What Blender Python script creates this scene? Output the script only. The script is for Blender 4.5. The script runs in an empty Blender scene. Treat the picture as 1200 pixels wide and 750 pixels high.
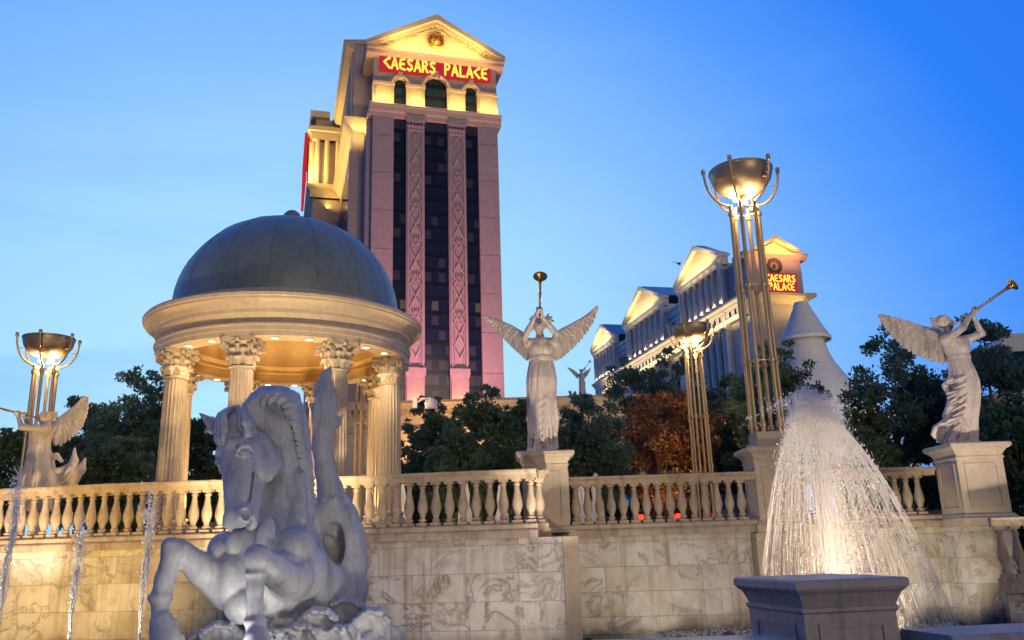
import bpy, bmesh, math, random
import numpy as np
from mathutils import Vector, Matrix, noise
random.seed(7); rng = np.random.default_rng(7)
R_ = math.radians
scene = bpy.context.scene
COL = scene.collection
# ------------------------------------------------------------------ camera
CZ = 1.75; FPX = 1000.0; PITCH = R_(15.02); ROLL = R_(-1.68)
cp_, sp_ = math.cos(PITCH), math.sin(PITCH)
_r = np.array([1, 0, 0.]); _u = np.array([0, -sp_, cp_]); CF = np.array([0, cp_, sp_])
_c, _s = math.cos(ROLL), math.sin(ROLL)
CR = _c*_r + _s*_u; CU = -_s*_r + _c*_u
cam = bpy.data.cameras.new('camera'); cam_o = bpy.data.objects.new('camera', cam); COL.objects.link(cam_o)
M = Matrix(((CR[0], CU[0], -CF[0], 0), (CR[1], CU[1], -CF[1], 0), (CR[2], CU[2], -CF[2], CZ), (0, 0, 0, 1)))
cam_o.matrix_world = M
cam.sensor_width = 36; cam.lens = 30; cam.clip_start = .05; cam.clip_end = 6000
scene.camera = cam_o
def U(px, py, Y):
    """world point on the sight line of photo point (px,py) at forward distance Y"""
    d = CF + CR*(px-600)/FPX + CU*(375-py)/FPX
    return np.array([0, 0, CZ]) + d*(Y/d[1])
# ------------------------------------------------------------------ world, sun, exposure
SUN_EL, SUN_AZ = 5.0, 158.0          # afterglow low behind the viewer, slightly to the right
world = bpy.data.worlds.new('World'); scene.world = world; world.use_nodes = True
wt = world.node_tree; wn = wt.nodes; wn.clear()
def wnode(t, **k):
    n = wn.new(t)
    for a, b in k.items(): setattr(n, a, b)
    return n
wo = wnode('ShaderNodeOutputWorld'); bg = wnode('ShaderNodeBackground')
sky = wnode('ShaderNodeTexSky', sky_type='NISHITA', sun_disc=False, sun_elevation=R_(SUN_EL), sun_rotation=R_(SUN_AZ),
            air_density=1.3, dust_density=.4, ozone_density=3.0)
tc = wnode('ShaderNodeTexCoord'); sep = wnode('ShaderNodeSeparateXYZ')
def wmath(op, a, b=None, clamp=False):
    n = wnode('ShaderNodeMath', operation=op, use_clamp=clamp)
    for i, v in enumerate((a, b)):
        if v is None: continue
        if isinstance(v, (int, float)): n.inputs[i].default_value = v
        else: wt.links.new(v, n.inputs[i])
    return n.outputs[0]
# twilight gradient: angle away from the bright patch low in the sky ahead
_ga, _ge = R_(-14), R_(-3)
gx, gy, gz_ = math.sin(_ga)*math.cos(_ge), math.cos(_ga)*math.cos(_ge), math.sin(_ge)
nrm = wnode('ShaderNodeVectorMath', operation='NORMALIZE'); wt.links.new(tc.outputs['Generated'], nrm.inputs[0]); wt.links.new(nrm.outputs[0], sep.inputs[0])
t = wmath('ADD', wmath('ADD', wmath('MULTIPLY', sep.outputs['X'], gx), wmath('MULTIPLY', sep.outputs['Y'], gy)), wmath('MULTIPLY', sep.outputs['Z'], gz_))
mr = wnode('ShaderNodeMapRange'); wt.links.new(t, mr.inputs['Value'])
mr.inputs['From Min'].default_value = -1; mr.inputs['From Max'].default_value = 1
ramp = wnode('ShaderNodeValToRGB'); wt.links.new(mr.outputs[0], ramp.inputs[0])
def lin(c): return tuple(((v/255)/12.92 if v/255 <= .04045 else ((v/255+.055)/1.055)**2.4) for v in c)+(1,)
st = [((d_+1)/2, c_) for d_, c_ in ((-1.0, (74, 78, 96)), (-.4, (66, 84, 130)), (-.05, (52, 100, 190)), (.3, (26, 92, 215)), (.62, (44, 126, 244)), (.71, (84, 152, 250)), (.76, (108, 170, 253)), (.82, (136, 190, 254)), (.88, (158, 211, 255)), (.97, (182, 232, 255)))]
cr = ramp.color_ramp
while len(cr.elements) < len(st): cr.elements.new(.5)
for e, (p, c) in zip(cr.elements, st): e.position = p; e.color = lin(c)
# soft streaky clouds low in the sky
mp = wnode('ShaderNodeMapping'); mp.inputs['Scale'].default_value = (1.2, 1.2, 6.0); wt.links.new(tc.outputs['Generated'], mp.inputs[0])
nz = wnode('ShaderNodeTexNoise'); nz.inputs['Scale'].default_value = 2.2; nz.inputs['Detail'].default_value = 5; nz.inputs['Roughness'].default_value = .55
nz.inputs['Distortion'].default_value = .4
wt.links.new(mp.outputs[0], nz.inputs['Vector'])
cm = wnode('ShaderNodeMapRange'); wt.links.new(nz.outputs[0], cm.inputs['Value'])
cm.inputs['From Min'].default_value = .45; cm.inputs['From Max'].default_value = .75
lowf = wnode('ShaderNodeMapRange'); wt.links.new(t, lowf.inputs['Value'])
lowf.inputs['From Min'].default_value = .62; lowf.inputs['From Max'].default_value = .95; lowf.inputs['To Max'].default_value = .75
cl = wmath('MULTIPLY', cm.outputs[0], lowf.outputs[0], True)
mixc = wnode('ShaderNodeMix', data_type='RGBA', blend_type='MIX')
wt.links.new(cl, mixc.inputs[0]); wt.links.new(ramp.outputs[0], mixc.inputs[6]); mixc.inputs[7].default_value = lin((128, 186, 238))
# the physical sky adds its own horizon glow under the gradient
sk = wnode('ShaderNodeMix', data_type='RGBA', blend_type='MULTIPLY'); sk.inputs[0].default_value = 1
wt.links.new(sky.outputs[0], sk.inputs[6]); sk.inputs[7].default_value = (.35, .62, 1, 1)
bg2 = wnode('ShaderNodeBackground'); wt.links.new(sk.outputs[2], bg2.inputs[0]); bg2.inputs[1].default_value = .02
wt.links.new(mixc.outputs[2], bg.inputs[0]); bg.inputs[1].default_value = .93
ad = wnode('ShaderNodeAddShader'); wt.links.new(bg.outputs[0], ad.inputs[0]); wt.links.new(bg2.outputs[0], ad.inputs[1])
wt.links.new(ad.outputs[0], wo.inputs[0])
sun = bpy.data.lights.new('sun', 'SUN'); sun.energy = .60; sun.angle = R_(16); sun.color = (1, .74, .46)
so = bpy.data.objects.new('sun', sun); COL.objects.link(so)
_sd = Vector((math.sin(R_(SUN_AZ))*math.cos(R_(SUN_EL)), math.cos(R_(SUN_AZ))*math.cos(R_(SUN_EL)), math.sin(R_(max(SUN_EL, 4)))))
so.rotation_euler = _sd.to_track_quat('Z', 'Y').to_euler()
vs = scene.view_settings; vs.view_transform = 'Standard'; vs.look = 'None'; vs.gamma = 1; vs.exposure = .12; vs.use_curve_mapping = False
scene.render.engine = 'CYCLES'
cy = scene.cycles; cy.use_denoising = True; cy.max_bounces = 6; cy.transparent_max_bounces = 24; cy.use_adaptive_sampling = True
cy.adaptive_threshold = .02; cy.sample_clamp_indirect = 6; cy.caustics_reflective = False; cy.caustics_refractive = False
try: cy.use_light_tree = True
except Exception: pass
# ------------------------------------------------------------------ helpers
def tag(o, label=None, cat=None, group=None, kind=None):
    if label: o['label'] = label
    if cat: o['category'] = cat
    if group: o['group'] = group
    if kind: o['kind'] = kind
    return o
def empty(name, loc=(0, 0, 0), rz=0):
    o = bpy.data.objects.new(name, None); COL.objects.link(o); o.location = loc; o.rotation_euler.z = rz; o.empty_display_size = .2
    return o
def mesh_obj(name, V, F, mat=None, parent=None, smooth=None, uv=None, loc=None):
    me = bpy.data.meshes.new(name); me.from_pydata([tuple(map(float, v)) for v in V], [], F)
    if uv is not None:
        l = me.uv_layers.new(name='UVMap'); l.data.foreach_set('uv', np.asarray(uv, 'f').ravel())
    if mat:
        for m in (mat if isinstance(mat, (list, tuple)) else [mat]): me.materials.append(m)
    if smooth is not None:
        me.polygons.foreach_set('use_smooth', [True]*len(me.polygons)); me.set_sharp_from_angle(angle=R_(smooth))
    me.update()
    o = bpy.data.objects.new(name, me); COL.objects.link(o)
    if parent: o.parent = parent
    if loc is not None: o.location = loc
    return o
def copy_tree(o, parent=None):
    c = o.copy(); COL.objects.link(c); c.parent = parent
    for ch in [x for x in o.children]: copy_tree(ch, c)
    return c
class MB:
    def __init__(s): s.V = []; s.F = []; s.uv = []
    def add(s, V, F, uv=None):
        b = len(s.V); s.V += [tuple(v) for v in V]; s.F += [tuple(i+b for i in f) for f in F]
        if uv is not None: s.uv += list(uv)
        return s
    def box(s, x0, x1, y0, y1, z0, z1, m=None):
        V = [(x, y, z) for z in (z0, z1) for (x, y) in ((x0, y0), (x1, y0), (x1, y1), (x0, y1))]
        if m is not None: V = [tuple(m @ Vector(v)) for v in V]
        return s.add(V, [(3, 2, 1, 0), (4, 5, 6, 7), (0, 1, 5, 4), (1, 2, 6, 5), (2, 3, 7, 6), (3, 0, 4, 7)])
    def prism(s, poly, axis, a0, a1):
        """extrude a 2D polygon: axis 'y' -> poly is (x,z), 'x' -> (y,z), 'z' -> (x,y)"""
        n = len(poly)
        def P(p, a): return {'y': (p[0], a, p[1]), 'x': (a, p[0], p[1]), 'z': (p[0], p[1], a)}[axis]
        V = [P(p, a0) for p in poly]+[P(p, a1) for p in poly]
        return s.add(V, [tuple(range(n))[::-1], tuple(range(n, 2*n))]+[(i, (i+1) % n, (i+1) % n+n, i+n) for i in range(n)])
    def tube(s, pts, r, n=8, caps=True):
        pts = [Vector(p) for p in pts]; m = len(pts)
        rs = r if isinstance(r, (list, tuple)) else [r]*m
        V = []; up = None
        for i, p in enumerate(pts):
            t = (pts[min(i+1, m-1)]-pts[max(i-1, 0)]).normalized()
            if up is None: up = Vector((0, 0, 1)) if abs(t.z) < .9 else Vector((1, 0, 0))
            a = t.cross(up)
            if a.length < 1e-6: a = t.orthogonal()
            a.normalize(); b = a.cross(t).normalized(); up = b
            for k in range(n):
                an = 2*math.pi*k/n; V.append(p+(a*math.cos(an)+b*math.sin(an))*rs[i])
        F = [(i*n+k, i*n+(k+1) % n, (i+1)*n+(k+1) % n, (i+1)*n+k) for i in range(m-1) for k in range(n)]
        if caps: F += [tuple(range(n))[::-1], tuple(range((m-1)*n, m*n))]
        return s.add(V, F)
    def lathe(s, prof, n=24, c=(0, 0, 0), a0=0, a1=2*math.pi, rf=None):
        """prof: (r,z) from bottom to top; rf(angle, i) multiplies the radius"""
        full = abs(a1-a0-2*math.pi) < 1e-6; k_ = n if full else n+1
        V = []
        for i, (r, z) in enumerate(prof):
            for k in range(k_):
                an = a0+(a1-a0)*k/n; q = r*(rf(an, i) if rf else 1)
                V.append((c[0]+q*math.cos(an), c[1]+q*math.sin(an), c[2]+z))
        F = [(i*k_+k, i*k_+(k+1) % k_, (i+1)*k_+(k+1) % k_, (i+1)*k_+k) for i in range(len(prof)-1) for k in range(n)]
        return s.add(V, F)
    def sweep(s, prof, path, closed_prof=True, z=0):
        """prof (off,z): off>0 is to the right-hand side of the path direction (towards the viewer)"""
        path = [Vector((p[0], p[1])) for p in path]; m = len(path); n = len(prof); V = []
        for i, p in enumerate(path):
            d0 = (path[i]-path[i-1]).normalized() if i else (path[1]-path[0]).normalized()
            d1 = (path[i+1]-path[i]).normalized() if i < m-1 else d0
            n0 = Vector((d0.y, -d0.x)); n1 = Vector((d1.y, -d1.x)); b = (n0+n1).normalized(); b /= max(.3, b.dot(n1))
            for (o, zz) in prof: V.append((p.x+b.x*o, p.y+b.y*o, zz+z))
        nn = n if closed_prof else n-1
        F = [(i*n+k, (i+1)*n+k, (i+1)*n+(k+1) % n, i*n+(k+1) % n) for i in range(m-1) for k in range(nn)]
        if closed_prof: F += [tuple(range(n)), tuple(range((m-1)*n, m*n))[::-1]]
        return s.add(V, F)
    def build(s, name, mat=None, parent=None, smooth=None, loc=None, fix=True):
        o = mesh_obj(name, s.V, s.F, mat, parent, smooth, s.uv if s.uv else None, loc)
        if fix:
            bm = bmesh.new(); bm.from_mesh(o.data); bmesh.ops.recalc_face_normals(bm, faces=bm.faces); bm.to_mesh(o.data); bm.free()
        return o
# ------------------------------------------------------------------ materials
class NT:
    def __init__(s, name):
        s.m = bpy.data.materials.new(name); s.m.use_nodes = True; s.t = s.m.node_tree; s.n = s.t.nodes
        s.p = s.n['Principled BSDF']; s.out = s.n['Material Output']
    def new(s, t, **k):
        n = s.n.new(t)
        for a, b in k.items():
            if a.startswith('i_'): n.inputs[a[2:]].default_value = b
            else: setattr(n, a, b)
        return n
    def ln(s, a, b): s.t.links.new(a, b)
    def noise(s, scale, detail=4, rough=.55, vec=None, dist=0, dim='3D'):
        n = s.new('ShaderNodeTexNoise'); n.inputs['Scale'].default_value = scale; n.inputs['Detail'].default_value = detail
        n.inputs['Roughness'].default_value = rough; n.inputs['Distortion'].default_value = dist
        if vec: s.ln(vec, n.inputs['Vector'])
        return n.outputs[0]
    def ramp(s, f, stops):
        r = s.new('ShaderNodeValToRGB'); s.ln(f, r.inputs[0]); e = r.color_ramp.elements
        while len(e) < len(stops): e.new(.5)
        for q, (p, c) in zip(e, stops): q.position = p; q.color = (tuple(c)+(1,))[:4] if isinstance(c, (tuple, list)) else (c, c, c, 1)
        return r.outputs[0]
    def mix(s, f, a, b, blend='MIX'):
        n = s.new('ShaderNodeMix', data_type='RGBA', blend_type=blend)
        for i, v in ((0, f), (6, a), (7, b)):
            if isinstance(v, (int, float)): n.inputs[i].default_value = v if i == 0 else (v, v, v, 1)
            elif isinstance(v, (tuple, list)): n.inputs[i].default_value = (tuple(v)+(1,))[:4]
            else: s.ln(v, n.inputs[i])
        return n.outputs[2]
    def math(s, op, a, b=0., clamp=False):
        n = s.new('ShaderNodeMath', operation=op, use_clamp=clamp)
        for i, v in ((0, a), (1, b)):
            if isinstance(v, (int, float)): n.inputs[i].default_value = v
            else: s.ln(v, n.inputs[i])
        return n.outputs[0]
    def bump(s, h, st=.3, d=.02):
        b = s.new('ShaderNodeBump'); b.inputs['Strength'].default_value = st; b.inputs['Distance'].default_value = d
        s.ln(h, b.inputs['Height']); s.ln(b.outputs[0], s.p.inputs['Normal']); return b
    def pos(s): return s.new('ShaderNodeNewGeometry').outputs['Position']
    def obj(s): return s.new('ShaderNodeTexCoord').outputs['Object']
    def uv(s): return s.new('ShaderNodeTexCoord').outputs['UV']
def stone(name, c1, c2, rough=.65, sc=1.5, bump=.25, bd=.01, streak=True, spec=.35, dirt=.35):
    k = NT(name); p = k.pos()
    a = k.noise(sc, 6, .6, p); b = k.noise(sc*9, 5, .6, p)
    col = k.mix(k.ramp(a, [(.3, 0.), (.7, 1.)]), c1, c2)
    col = k.mix(.35, col, k.ramp(b, [(.3, tuple(v*.75 for v in c1)), (.7, tuple(min(1, v*1.15) for v in c2))]))
    if streak:                                    # rain streaks running down
        mp = k.new('ShaderNodeMapping'); mp.inputs['Scale'].default_value = (7, 7, .6); k.ln(p, mp.inputs[0])
        s_ = k.noise(1.0, 4, .6, mp.outputs[0])
        col = k.mix(k.math('MULTIPLY', k.ramp(s_, [(.5, 0.), (.72, 1.)]), dirt), col, tuple(v*.42 for v in c1))
    k.ln(col, k.p.inputs['Base Color']); k.p.inputs['Roughness'].default_value = rough
    k.p.inputs['Specular IOR Level'].default_value = spec
    k.bump(k.math('ADD', b, k.noise(sc*40, 3, .6, p)), bump, bd)
    return k.m
def plain(name, c, rough=.5, metal=0., emit=None, es=1., spec=.5, noise_amt=.0, nsc=3.):
    k = NT(name); k.p.inputs['Base Color'].default_value = (*c, 1); k.p.inputs['Roughness'].default_value = rough
    k.p.inputs['Metallic'].default_value = metal; k.p.inputs['Specular IOR Level'].default_value = spec
    if noise_amt:
        f = k.noise(nsc, 5, .6, k.pos()); k.ln(k.mix(f, tuple(v*(1-noise_amt) for v in c), tuple(min(1, v*(1+noise_amt)) for v in c)), k.p.inputs['Base Color'])
        k.ln(k.math('ADD', k.math('MULTIPLY', f, .35), max(.02, rough-.17)), k.p.inputs['Roughness'])
    if emit: k.p.inputs['Emission Color'].default_value = (*emit, 1); k.p.inputs['Emission Strength'].default_value = es
    return k.m
MT = {}
MT['lime'] = stone('limestone', (.38, .30, .21), (.54, .44, .33), .6, 1.6, .35, .012, dirt=.6)
MT['lime_smooth'] = stone('painted_stone', (.44, .36, .28), (.53, .45, .35), .5, .8, .12, .005, dirt=.2)
MT['statue'] = stone('statue_marble', (.56, .48, .41), (.70, .62, .54), .45, 1.8, .25, .006, dirt=.55, spec=.5)
MT['horse'] = stone('horse_plaster', (.40, .42, .45), (.54, .56, .60), .42, 2.6, .35, .008, dirt=.65, spec=.45)
MT['dark_slate'] = stone('slate_coping', (.10, .10, .12), (.16, .15, .17), .45, 2.0)
MT['blue_grey'] = stone('grey_painted_stone', (.34, .31, .29), (.44, .40, .38), .4, 1.4, .2, .006, dirt=.6, spec=.5)
MT['gold'] = plain('gilded_metal', (.75, .36, .08), .28, 1.0, noise_amt=.2)
MT['bronze'] = plain('bronze_paint', (.58, .40, .19), .35, .5, noise_amt=.2)
MT['bowl'] = plain('brushed_bowl_metal', (.40, .33, .23), .42, .6, noise_amt=.15)
MT['ceil'] = stone('gazebo_ceiling_plaster', (.50, .34, .14), (.58, .41, .18), .6, 1.2, .1, streak=False)
def emis(name, c, s):
    k = NT(name); e = k.new('ShaderNodeEmission'); e.inputs[0].default_value = (*c, 1); e.inputs[1].default_value = s
    k.ln(e.outputs[0], k.out.inputs[0]); return k.m
MT['bulb'] = emis('lamp_glow', (1, .70, .32), 9)
MT['down'] = emis('downlight_glow', (1, .74, .40), 6)
def copper():
    k = NT('patinated_copper'); p = k.obj()
    mp = k.new('ShaderNodeMapping'); mp.inputs['Scale'].default_value = (1, 1, .55); k.ln(p, mp.inputs[0])
    a = k.noise(.9, 7, .65, mp.outputs[0], .5); b = k.noise(6, 5, .6, p)
    col = k.ramp(a, [(.25, (.14, .19, .18)), (.45, (.22, .27, .25)), (.6, (.29, .33, .29)), (.78, (.38, .36, .28))])
    col = k.mix(.3, col, k.ramp(b, [(.3, (.06, .09, .10)), (.75, (.24, .28, .25))]))
    k.ln(col, k.p.inputs['Base Color']); k.p.inputs['Metallic'].default_value = .12
    k.ln(k.math('ADD', k.math('MULTIPLY', a, .4), .22), k.p.inputs['Roughness'])
    k.bump(b, .2, .01); return k.m
MT['copper'] = copper()
def marble():
    k = NT('veined_marble_blocks'); uv = k.uv(); g = k.pos()
    br = k.new('ShaderNodeTexBrick'); k.ln(uv, br.inputs['Vector'])
    br.offset = .35; br.inputs['Scale'].default_value = 1; br.inputs['Brick Width'].default_value = .92; br.inputs['Row Height'].default_value = .455
    br.inputs['Mortar Size'].default_value = .006; br.inputs['Mortar Smooth'].default_value = .3; br.inputs['Bias'].default_value = 0
    br.inputs['Color1'].default_value = (0, 0, 0, 1); br.inputs['Color2'].default_value = (1, 1, 1, 1); br.inputs['Mortar'].default_value = (.5, .5, .5, 1)
    # a different piece of stone per block
    off = k.new('ShaderNodeVectorMath', operation='MULTIPLY_ADD'); k.ln(br.outputs['Color'], off.inputs[0]); off.inputs[1].default_value = (7, 5, 9); k.ln(g, off.inputs[2])
    v = off.outputs[0]
    n1 = k.noise(.9, 8, .55, v, .5)
    base = k.ramp(n1, [(.25, (.28, .22, .16)), (.38, (.42, .38, .32)), (.5, (.55, .53, .51)), (.62, (.63, .63, .64)), (.78, (.36, .37, .40))])
    n2 = k.noise(1.25, 10, .62, v, .9)
    vein = k.ramp(k.math('ABSOLUTE', k.math('SUBTRACT', n2, .5)), [(0., 1.), (.008, .7), (.03, .15), (.06, 0.)])
    n3 = k.noise(.8, 3, .5, v)
    vein = k.math('MULTIPLY', vein, k.ramp(n3, [(.38, .2), (.55, 1.)]))
    base = k.mix(k.math('MULTIPLY', vein, .85), base, (.10, .085, .085))
    n4 = k.noise(1.7, 5, .6, g)                    # rusty and damp staining
    base = k.mix(k.ramp(n4, [(.55, 0.), (.75, .55)]), base, (.34, .20, .10))
    base = k.mix(k.math('MULTIPLY', k.math('SUBTRACT', br.outputs['Color'], .0), .16), base, (.72, .70, .68))
    sep = k.new('ShaderNodeSeparateXYZ'); k.ln(g, sep.inputs[0])
    mp = k.new('ShaderNodeMapping'); mp.inputs['Scale'].default_value = (5, 5, .35); k.ln(g, mp.inputs[0]); n5 = k.noise(1.0, 5, .65, mp.outputs[0])
    base = k.mix(k.ramp(n5, [(.52, 0.), (.70, .62)]), base, (.20, .15, .10)); base = k.mix(k.ramp(k.noise(1.3, 4, .6, mp.outputs[0]), [(.60, 0.), (.72, .35)]), base, (.75, .74, .70))
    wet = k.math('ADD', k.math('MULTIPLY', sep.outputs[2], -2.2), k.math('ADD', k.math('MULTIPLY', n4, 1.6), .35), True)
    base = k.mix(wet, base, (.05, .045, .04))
    base = k.mix(k.math('MULTIPLY', br.outputs['Fac'], .5), base, (.12, .10, .085))
    k.ln(base, k.p.inputs['Base Color'])
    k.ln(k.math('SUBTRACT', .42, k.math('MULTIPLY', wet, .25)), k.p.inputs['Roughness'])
    h = k.math('SUBTRACT', k.math('MULTIPLY', n2, .25), k.math('MULTIPLY', br.outputs['Fac'], 1.0))
    k.bump(h, .5, .012); return k.m
MT['marble'] = marble()
# ------------------------------------------------------------------ ground, basin water
RT, PB = 3.07, 1.93                       # balustrade: top of the hand rail, underside of the plinth
k = NT('street_and_terrace_paving'); g = k.pos(); a = k.noise(.6, 6, .6, g)
k.ln(k.mix(a, (.16, .15, .14), (.26, .24, .22)), k.p.inputs['Base Color']); k.p.inputs['Roughness'].default_value = .6; k.bump(k.noise(30, 3, .6, g), .2, .01)
MT['pave'] = k.m
k = NT('near_sidewalk'); k.p.inputs['Roughness'].default_value = .7; g = k.pos()
k.ln(k.mix(k.noise(1.5, 6, .6, g), (.2, .19, .18), (.3, .29, .27)), k.p.inputs['Base Color']); MT['walk'] = k.m
LP = [(-14.5, 18.6), (-11.8, 16.7), (-9.4, 15.85), (-7.2, 15.42), (-5.3, 15.28), (-2.7, 15.28), (-.9, 15.05), (.36, 14.85)]   # left terrace edge
CP = [(.98, 17.0), (4.55, 16.85)]
RP = [(5.5, 16.95), (8.15, 17.0)]
o = MB(); o.add([(-3000, -3000, 0), (3000, -3000, 0), (3000, 3000, 0), (-3000, 3000, 0)], [(0, 1, 2, 3)])
tag(o.build('ground', MT['walk']), kind='structure')
# raised ground behind the fountain walls (above eye level, never seen from the street side)
edge = [(-30, 26)]+[(x, y+.25) for x, y in LP]+[(.9, 15.1), (.98, 17.2), (8.9, 17.2), (9.6, 17.0), (14, 17.6), (40, 17.6)]
poly = edge+[(2500, 60), (2500, 2500), (-2500, 2500), (-2500, 40)]
o = MB(); o.add([(x, y, 2.0) for x, y in poly], [tuple(range(len(poly)))])
tag(o.build('terrace_ground', MT['pave']), kind='structure')
k = NT('basin_water'); k.p.inputs['Base Color'].default_value = (.03, .06, .07, 1); k.p.inputs['Roughness'].default_value = .06
k.p.inputs['IOR'].default_value = 1.33; k.bump(k.noise(7, 4, .6, k.pos(), .6), .9, .05); MT['water'] = k.m
o = MB(); o.add([(-30, 8.1, .16), (12, 8.1, .16), (12, 30, .16), (-30, 30, .16)], [(0, 1, 2, 3)])
tag(o.build('fountain_water', MT['water']), kind='structure')
# ------------------------------------------------------------------ retaining walls
def wall_strip(name, path, z0, z1, mat, parent=None, thick=.35, off=0.):
    """vertical wall whose front face follows the path; UV in metres"""
    P = [Vector((p[0], p[1])) for p in path]; V = []; F = []; uv = []; s = 0
    m = MB()
    for i in range(len(P)-1):
        d = P[i+1]-P[i]; L = d.length; nn = Vector((d.y, -d.x)).normalized()
        a = P[i]+nn*off; b = P[i+1]+nn*off
        n = max(1, int(L/.5))
        V = [(a.x, a.y, z0), (b.x, b.y, z0), (b.x, b.y, z1), (a.x, a.y, z1)]
        m.add(V, [(0, 1, 2, 3)], [(s, z0), (s+L, z0), (s+L, z1), (s, z1)])
        s += L
    a = P[0]; b = P[-1]; d0 = (P[1]-P[0]).normalized(); d1 = (P[-1]-P[-2]).normalized()
    for (q, dd, flip) in ((P[0], d0, True), (P[-1], d1, False)):
        nn = Vector((dd.y, -dd.x)); f = q+nn*off; bk = q-nn*thick
        vs_ = [(f.x, f.y, z0), (bk.x, bk.y, z0), (bk.x, bk.y, z1), (f.x, f.y, z1)]
        m.add(vs_, [(0, 1, 2, 3)], [(0, z0), (thick, z0), (thick, z1), (0, z1)])
    # back and top
    bk = []
    for i, p in enumerate(P):
        dd = (P[min(i+1, len(P)-1)]-P[max(i-1, 0)]).normalized(); nn = Vector((dd.y, -dd.x)); bk.append((p-nn*thick, p+nn*off))
    for i in range(len(P)-1):
        (b0, f0), (b1, f1) = bk[i], bk[i+1]
        m.add([(f0.x, f0.y, z1), (f1.x, f1.y, z1), (b1.x, b1.y, z1), (b0.x, b0.y, z1)], [(0, 1, 2, 3)], [(0, 0), (1, 0), (1, 1), (0, 1)])
        m.add([(b0.x, b0.y, z0), (b1.x, b1.y, z0), (b1.x, b1.y, z1), (b0.x, b0.y, z1)], [(0, 1, 2, 3)], [(0, 0), (1, 0), (1, 1), (0, 1)])
    return m.build(name, mat, parent)
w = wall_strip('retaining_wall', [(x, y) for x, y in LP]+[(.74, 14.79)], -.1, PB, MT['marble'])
tag(w, 'long marble block wall under the left balustrade behind the horse fountain', 'wall')
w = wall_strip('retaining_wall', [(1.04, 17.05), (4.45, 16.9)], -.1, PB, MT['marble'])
tag(w, 'marble block wall under the middle balustrade left of the fountain spray', 'wall')
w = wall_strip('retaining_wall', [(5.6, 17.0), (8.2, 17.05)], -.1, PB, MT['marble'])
tag(w, 'marble block wall right of the spray, up to the trumpeter pier', 'wall')
# corner return between the left and the middle walls: a smooth stone pier
m = MB(); m.box(.743, 1.0, 14.72, 17.2, -.1, PB-.002)
p_ = m.build('corner_pier', MT['lime_smooth']); tag(p_, 'smooth cream stone pier at the corner under the middle angel', 'pier')
# ------------------------------------------------------------------ balustrades
BAL = [(.0, 0), (.085, 0), (.085, .05), (.062, .06), (.055, .085), (.072, .10), (.072, .12), (.05, .135), (.044, .16), (.06, .21), (.083, .27), (.092, .33),
       (.086, .39), (.066, .48), (.05, .57), (.042, .64), (.042, .66), (.058, .675), (.058, .695), (.044, .705), (.05, .73), (.07, .75), (.07, .775), (.0, .775)]
def baluster_mesh(H, sc=1.0):
    m = MB(); h = .775; pr = [(r*sc, z/h*H) for r, z in BAL]
    m.lathe(pr[3:-2], 14)
    b = .09*sc; m.box(-b, b, -b, b, 0, .06*H/h); m.box(-.078*sc, .078*sc, -.078*sc, .078*sc, H-.045, H)
    return m
def balustrade(path, rt, pb, step, label, endpost=None, group='stone balustrades round the basin', mat=None, plmat=None, trim=.12):
    mat = mat or MT['lime']
    root = empty('balustrade', (path[0][0], path[0][1], pb)); tag(root, label, 'balustrade', group)
    o0 = Vector(root.location)
    P = [(p[0]-o0.x, p[1]-o0.y) for p in path]
    H = rt-pb; ph = .235; rh = .155
    rail = MB().sweep([(.17, H-.05), (.19, H-.04), (.19, H-.01), (.175, H), (-.175, H), (-.19, H-.01), (-.19, H-.04), (-.17, H-.05), (-.15, H-.075), (-.12, H-.085), (-.115, H-rh), (.115, H-rh), (.12, H-.085), (.15, H-.075)], P)
    rail.build('hand_rail', mat, root, 40)
    pl = MB().sweep([(.13, ph), (.15, ph-.02), (.15, .15), (.185, .13), (.20, .10), (.20, 0), (-.20, 0), (-.20, .13), (-.15, .15), (-.13, ph)], P)
    pl.build('plinth', plmat or mat, root, 40)
    bh = H-rh-ph; bm_ = baluster_mesh(bh)
    b0 = bm_.build('baluster', mat, root, 35)
    first = True; carry = trim; total = 0
    V = [Vector(p) for p in P]
    for i in range(len(V)-1):
        d = V[i+1]-V[i]; L = d.length; d.normalize(); s = carry
        end = L-(trim if i == len(V)-2 else 0)
        while s <= end+1e-6:
            q = V[i]+d*s; b = b0 if first else b0.copy()
            if not first: COL.objects.link(b); b.parent = root
            b.location = (q.x, q.y, ph); b.rotation_euler.z = math.atan2(d.y, d.x); first = False; s += step
        carry = s-L
    return root
b = balustrade(LP[1:], RT, PB, .238, 'long balustrade sweeping behind the horse, lit yellow at its left end', plmat=None)
# short return at the right end of the left balustrade
m = MB(); b2 = balustrade([(.36+.02, 15.02), (.40, 16.15)], RT-.003, PB+.003, .238, 'short balustrade return turning back to the middle angel pedestal')
balustrade([(1.02, 17.0), (4.62, 16.86)], RT, PB, .228, 'balustrade between the middle angel and the fountain spray')
balustrade([(5.45, 16.95), (8.14, 17.0)], RT, PB, .225, 'balustrade behind the spray, ending at the right trumpeter pedestal')
balustrade([(8.17, 15.25), (12.5, 13.75)], 2.04, .80, .235, 'lower balustrade beyond the right trumpeter pedestal at the edge')
w = wall_strip('retaining_wall', [(8.24, 15.22), (12.5, 13.75)], -.1, .798, MT['marble'])
tag(w, 'low pale wall under the lower balustrade at the right edge', 'wall')
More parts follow.
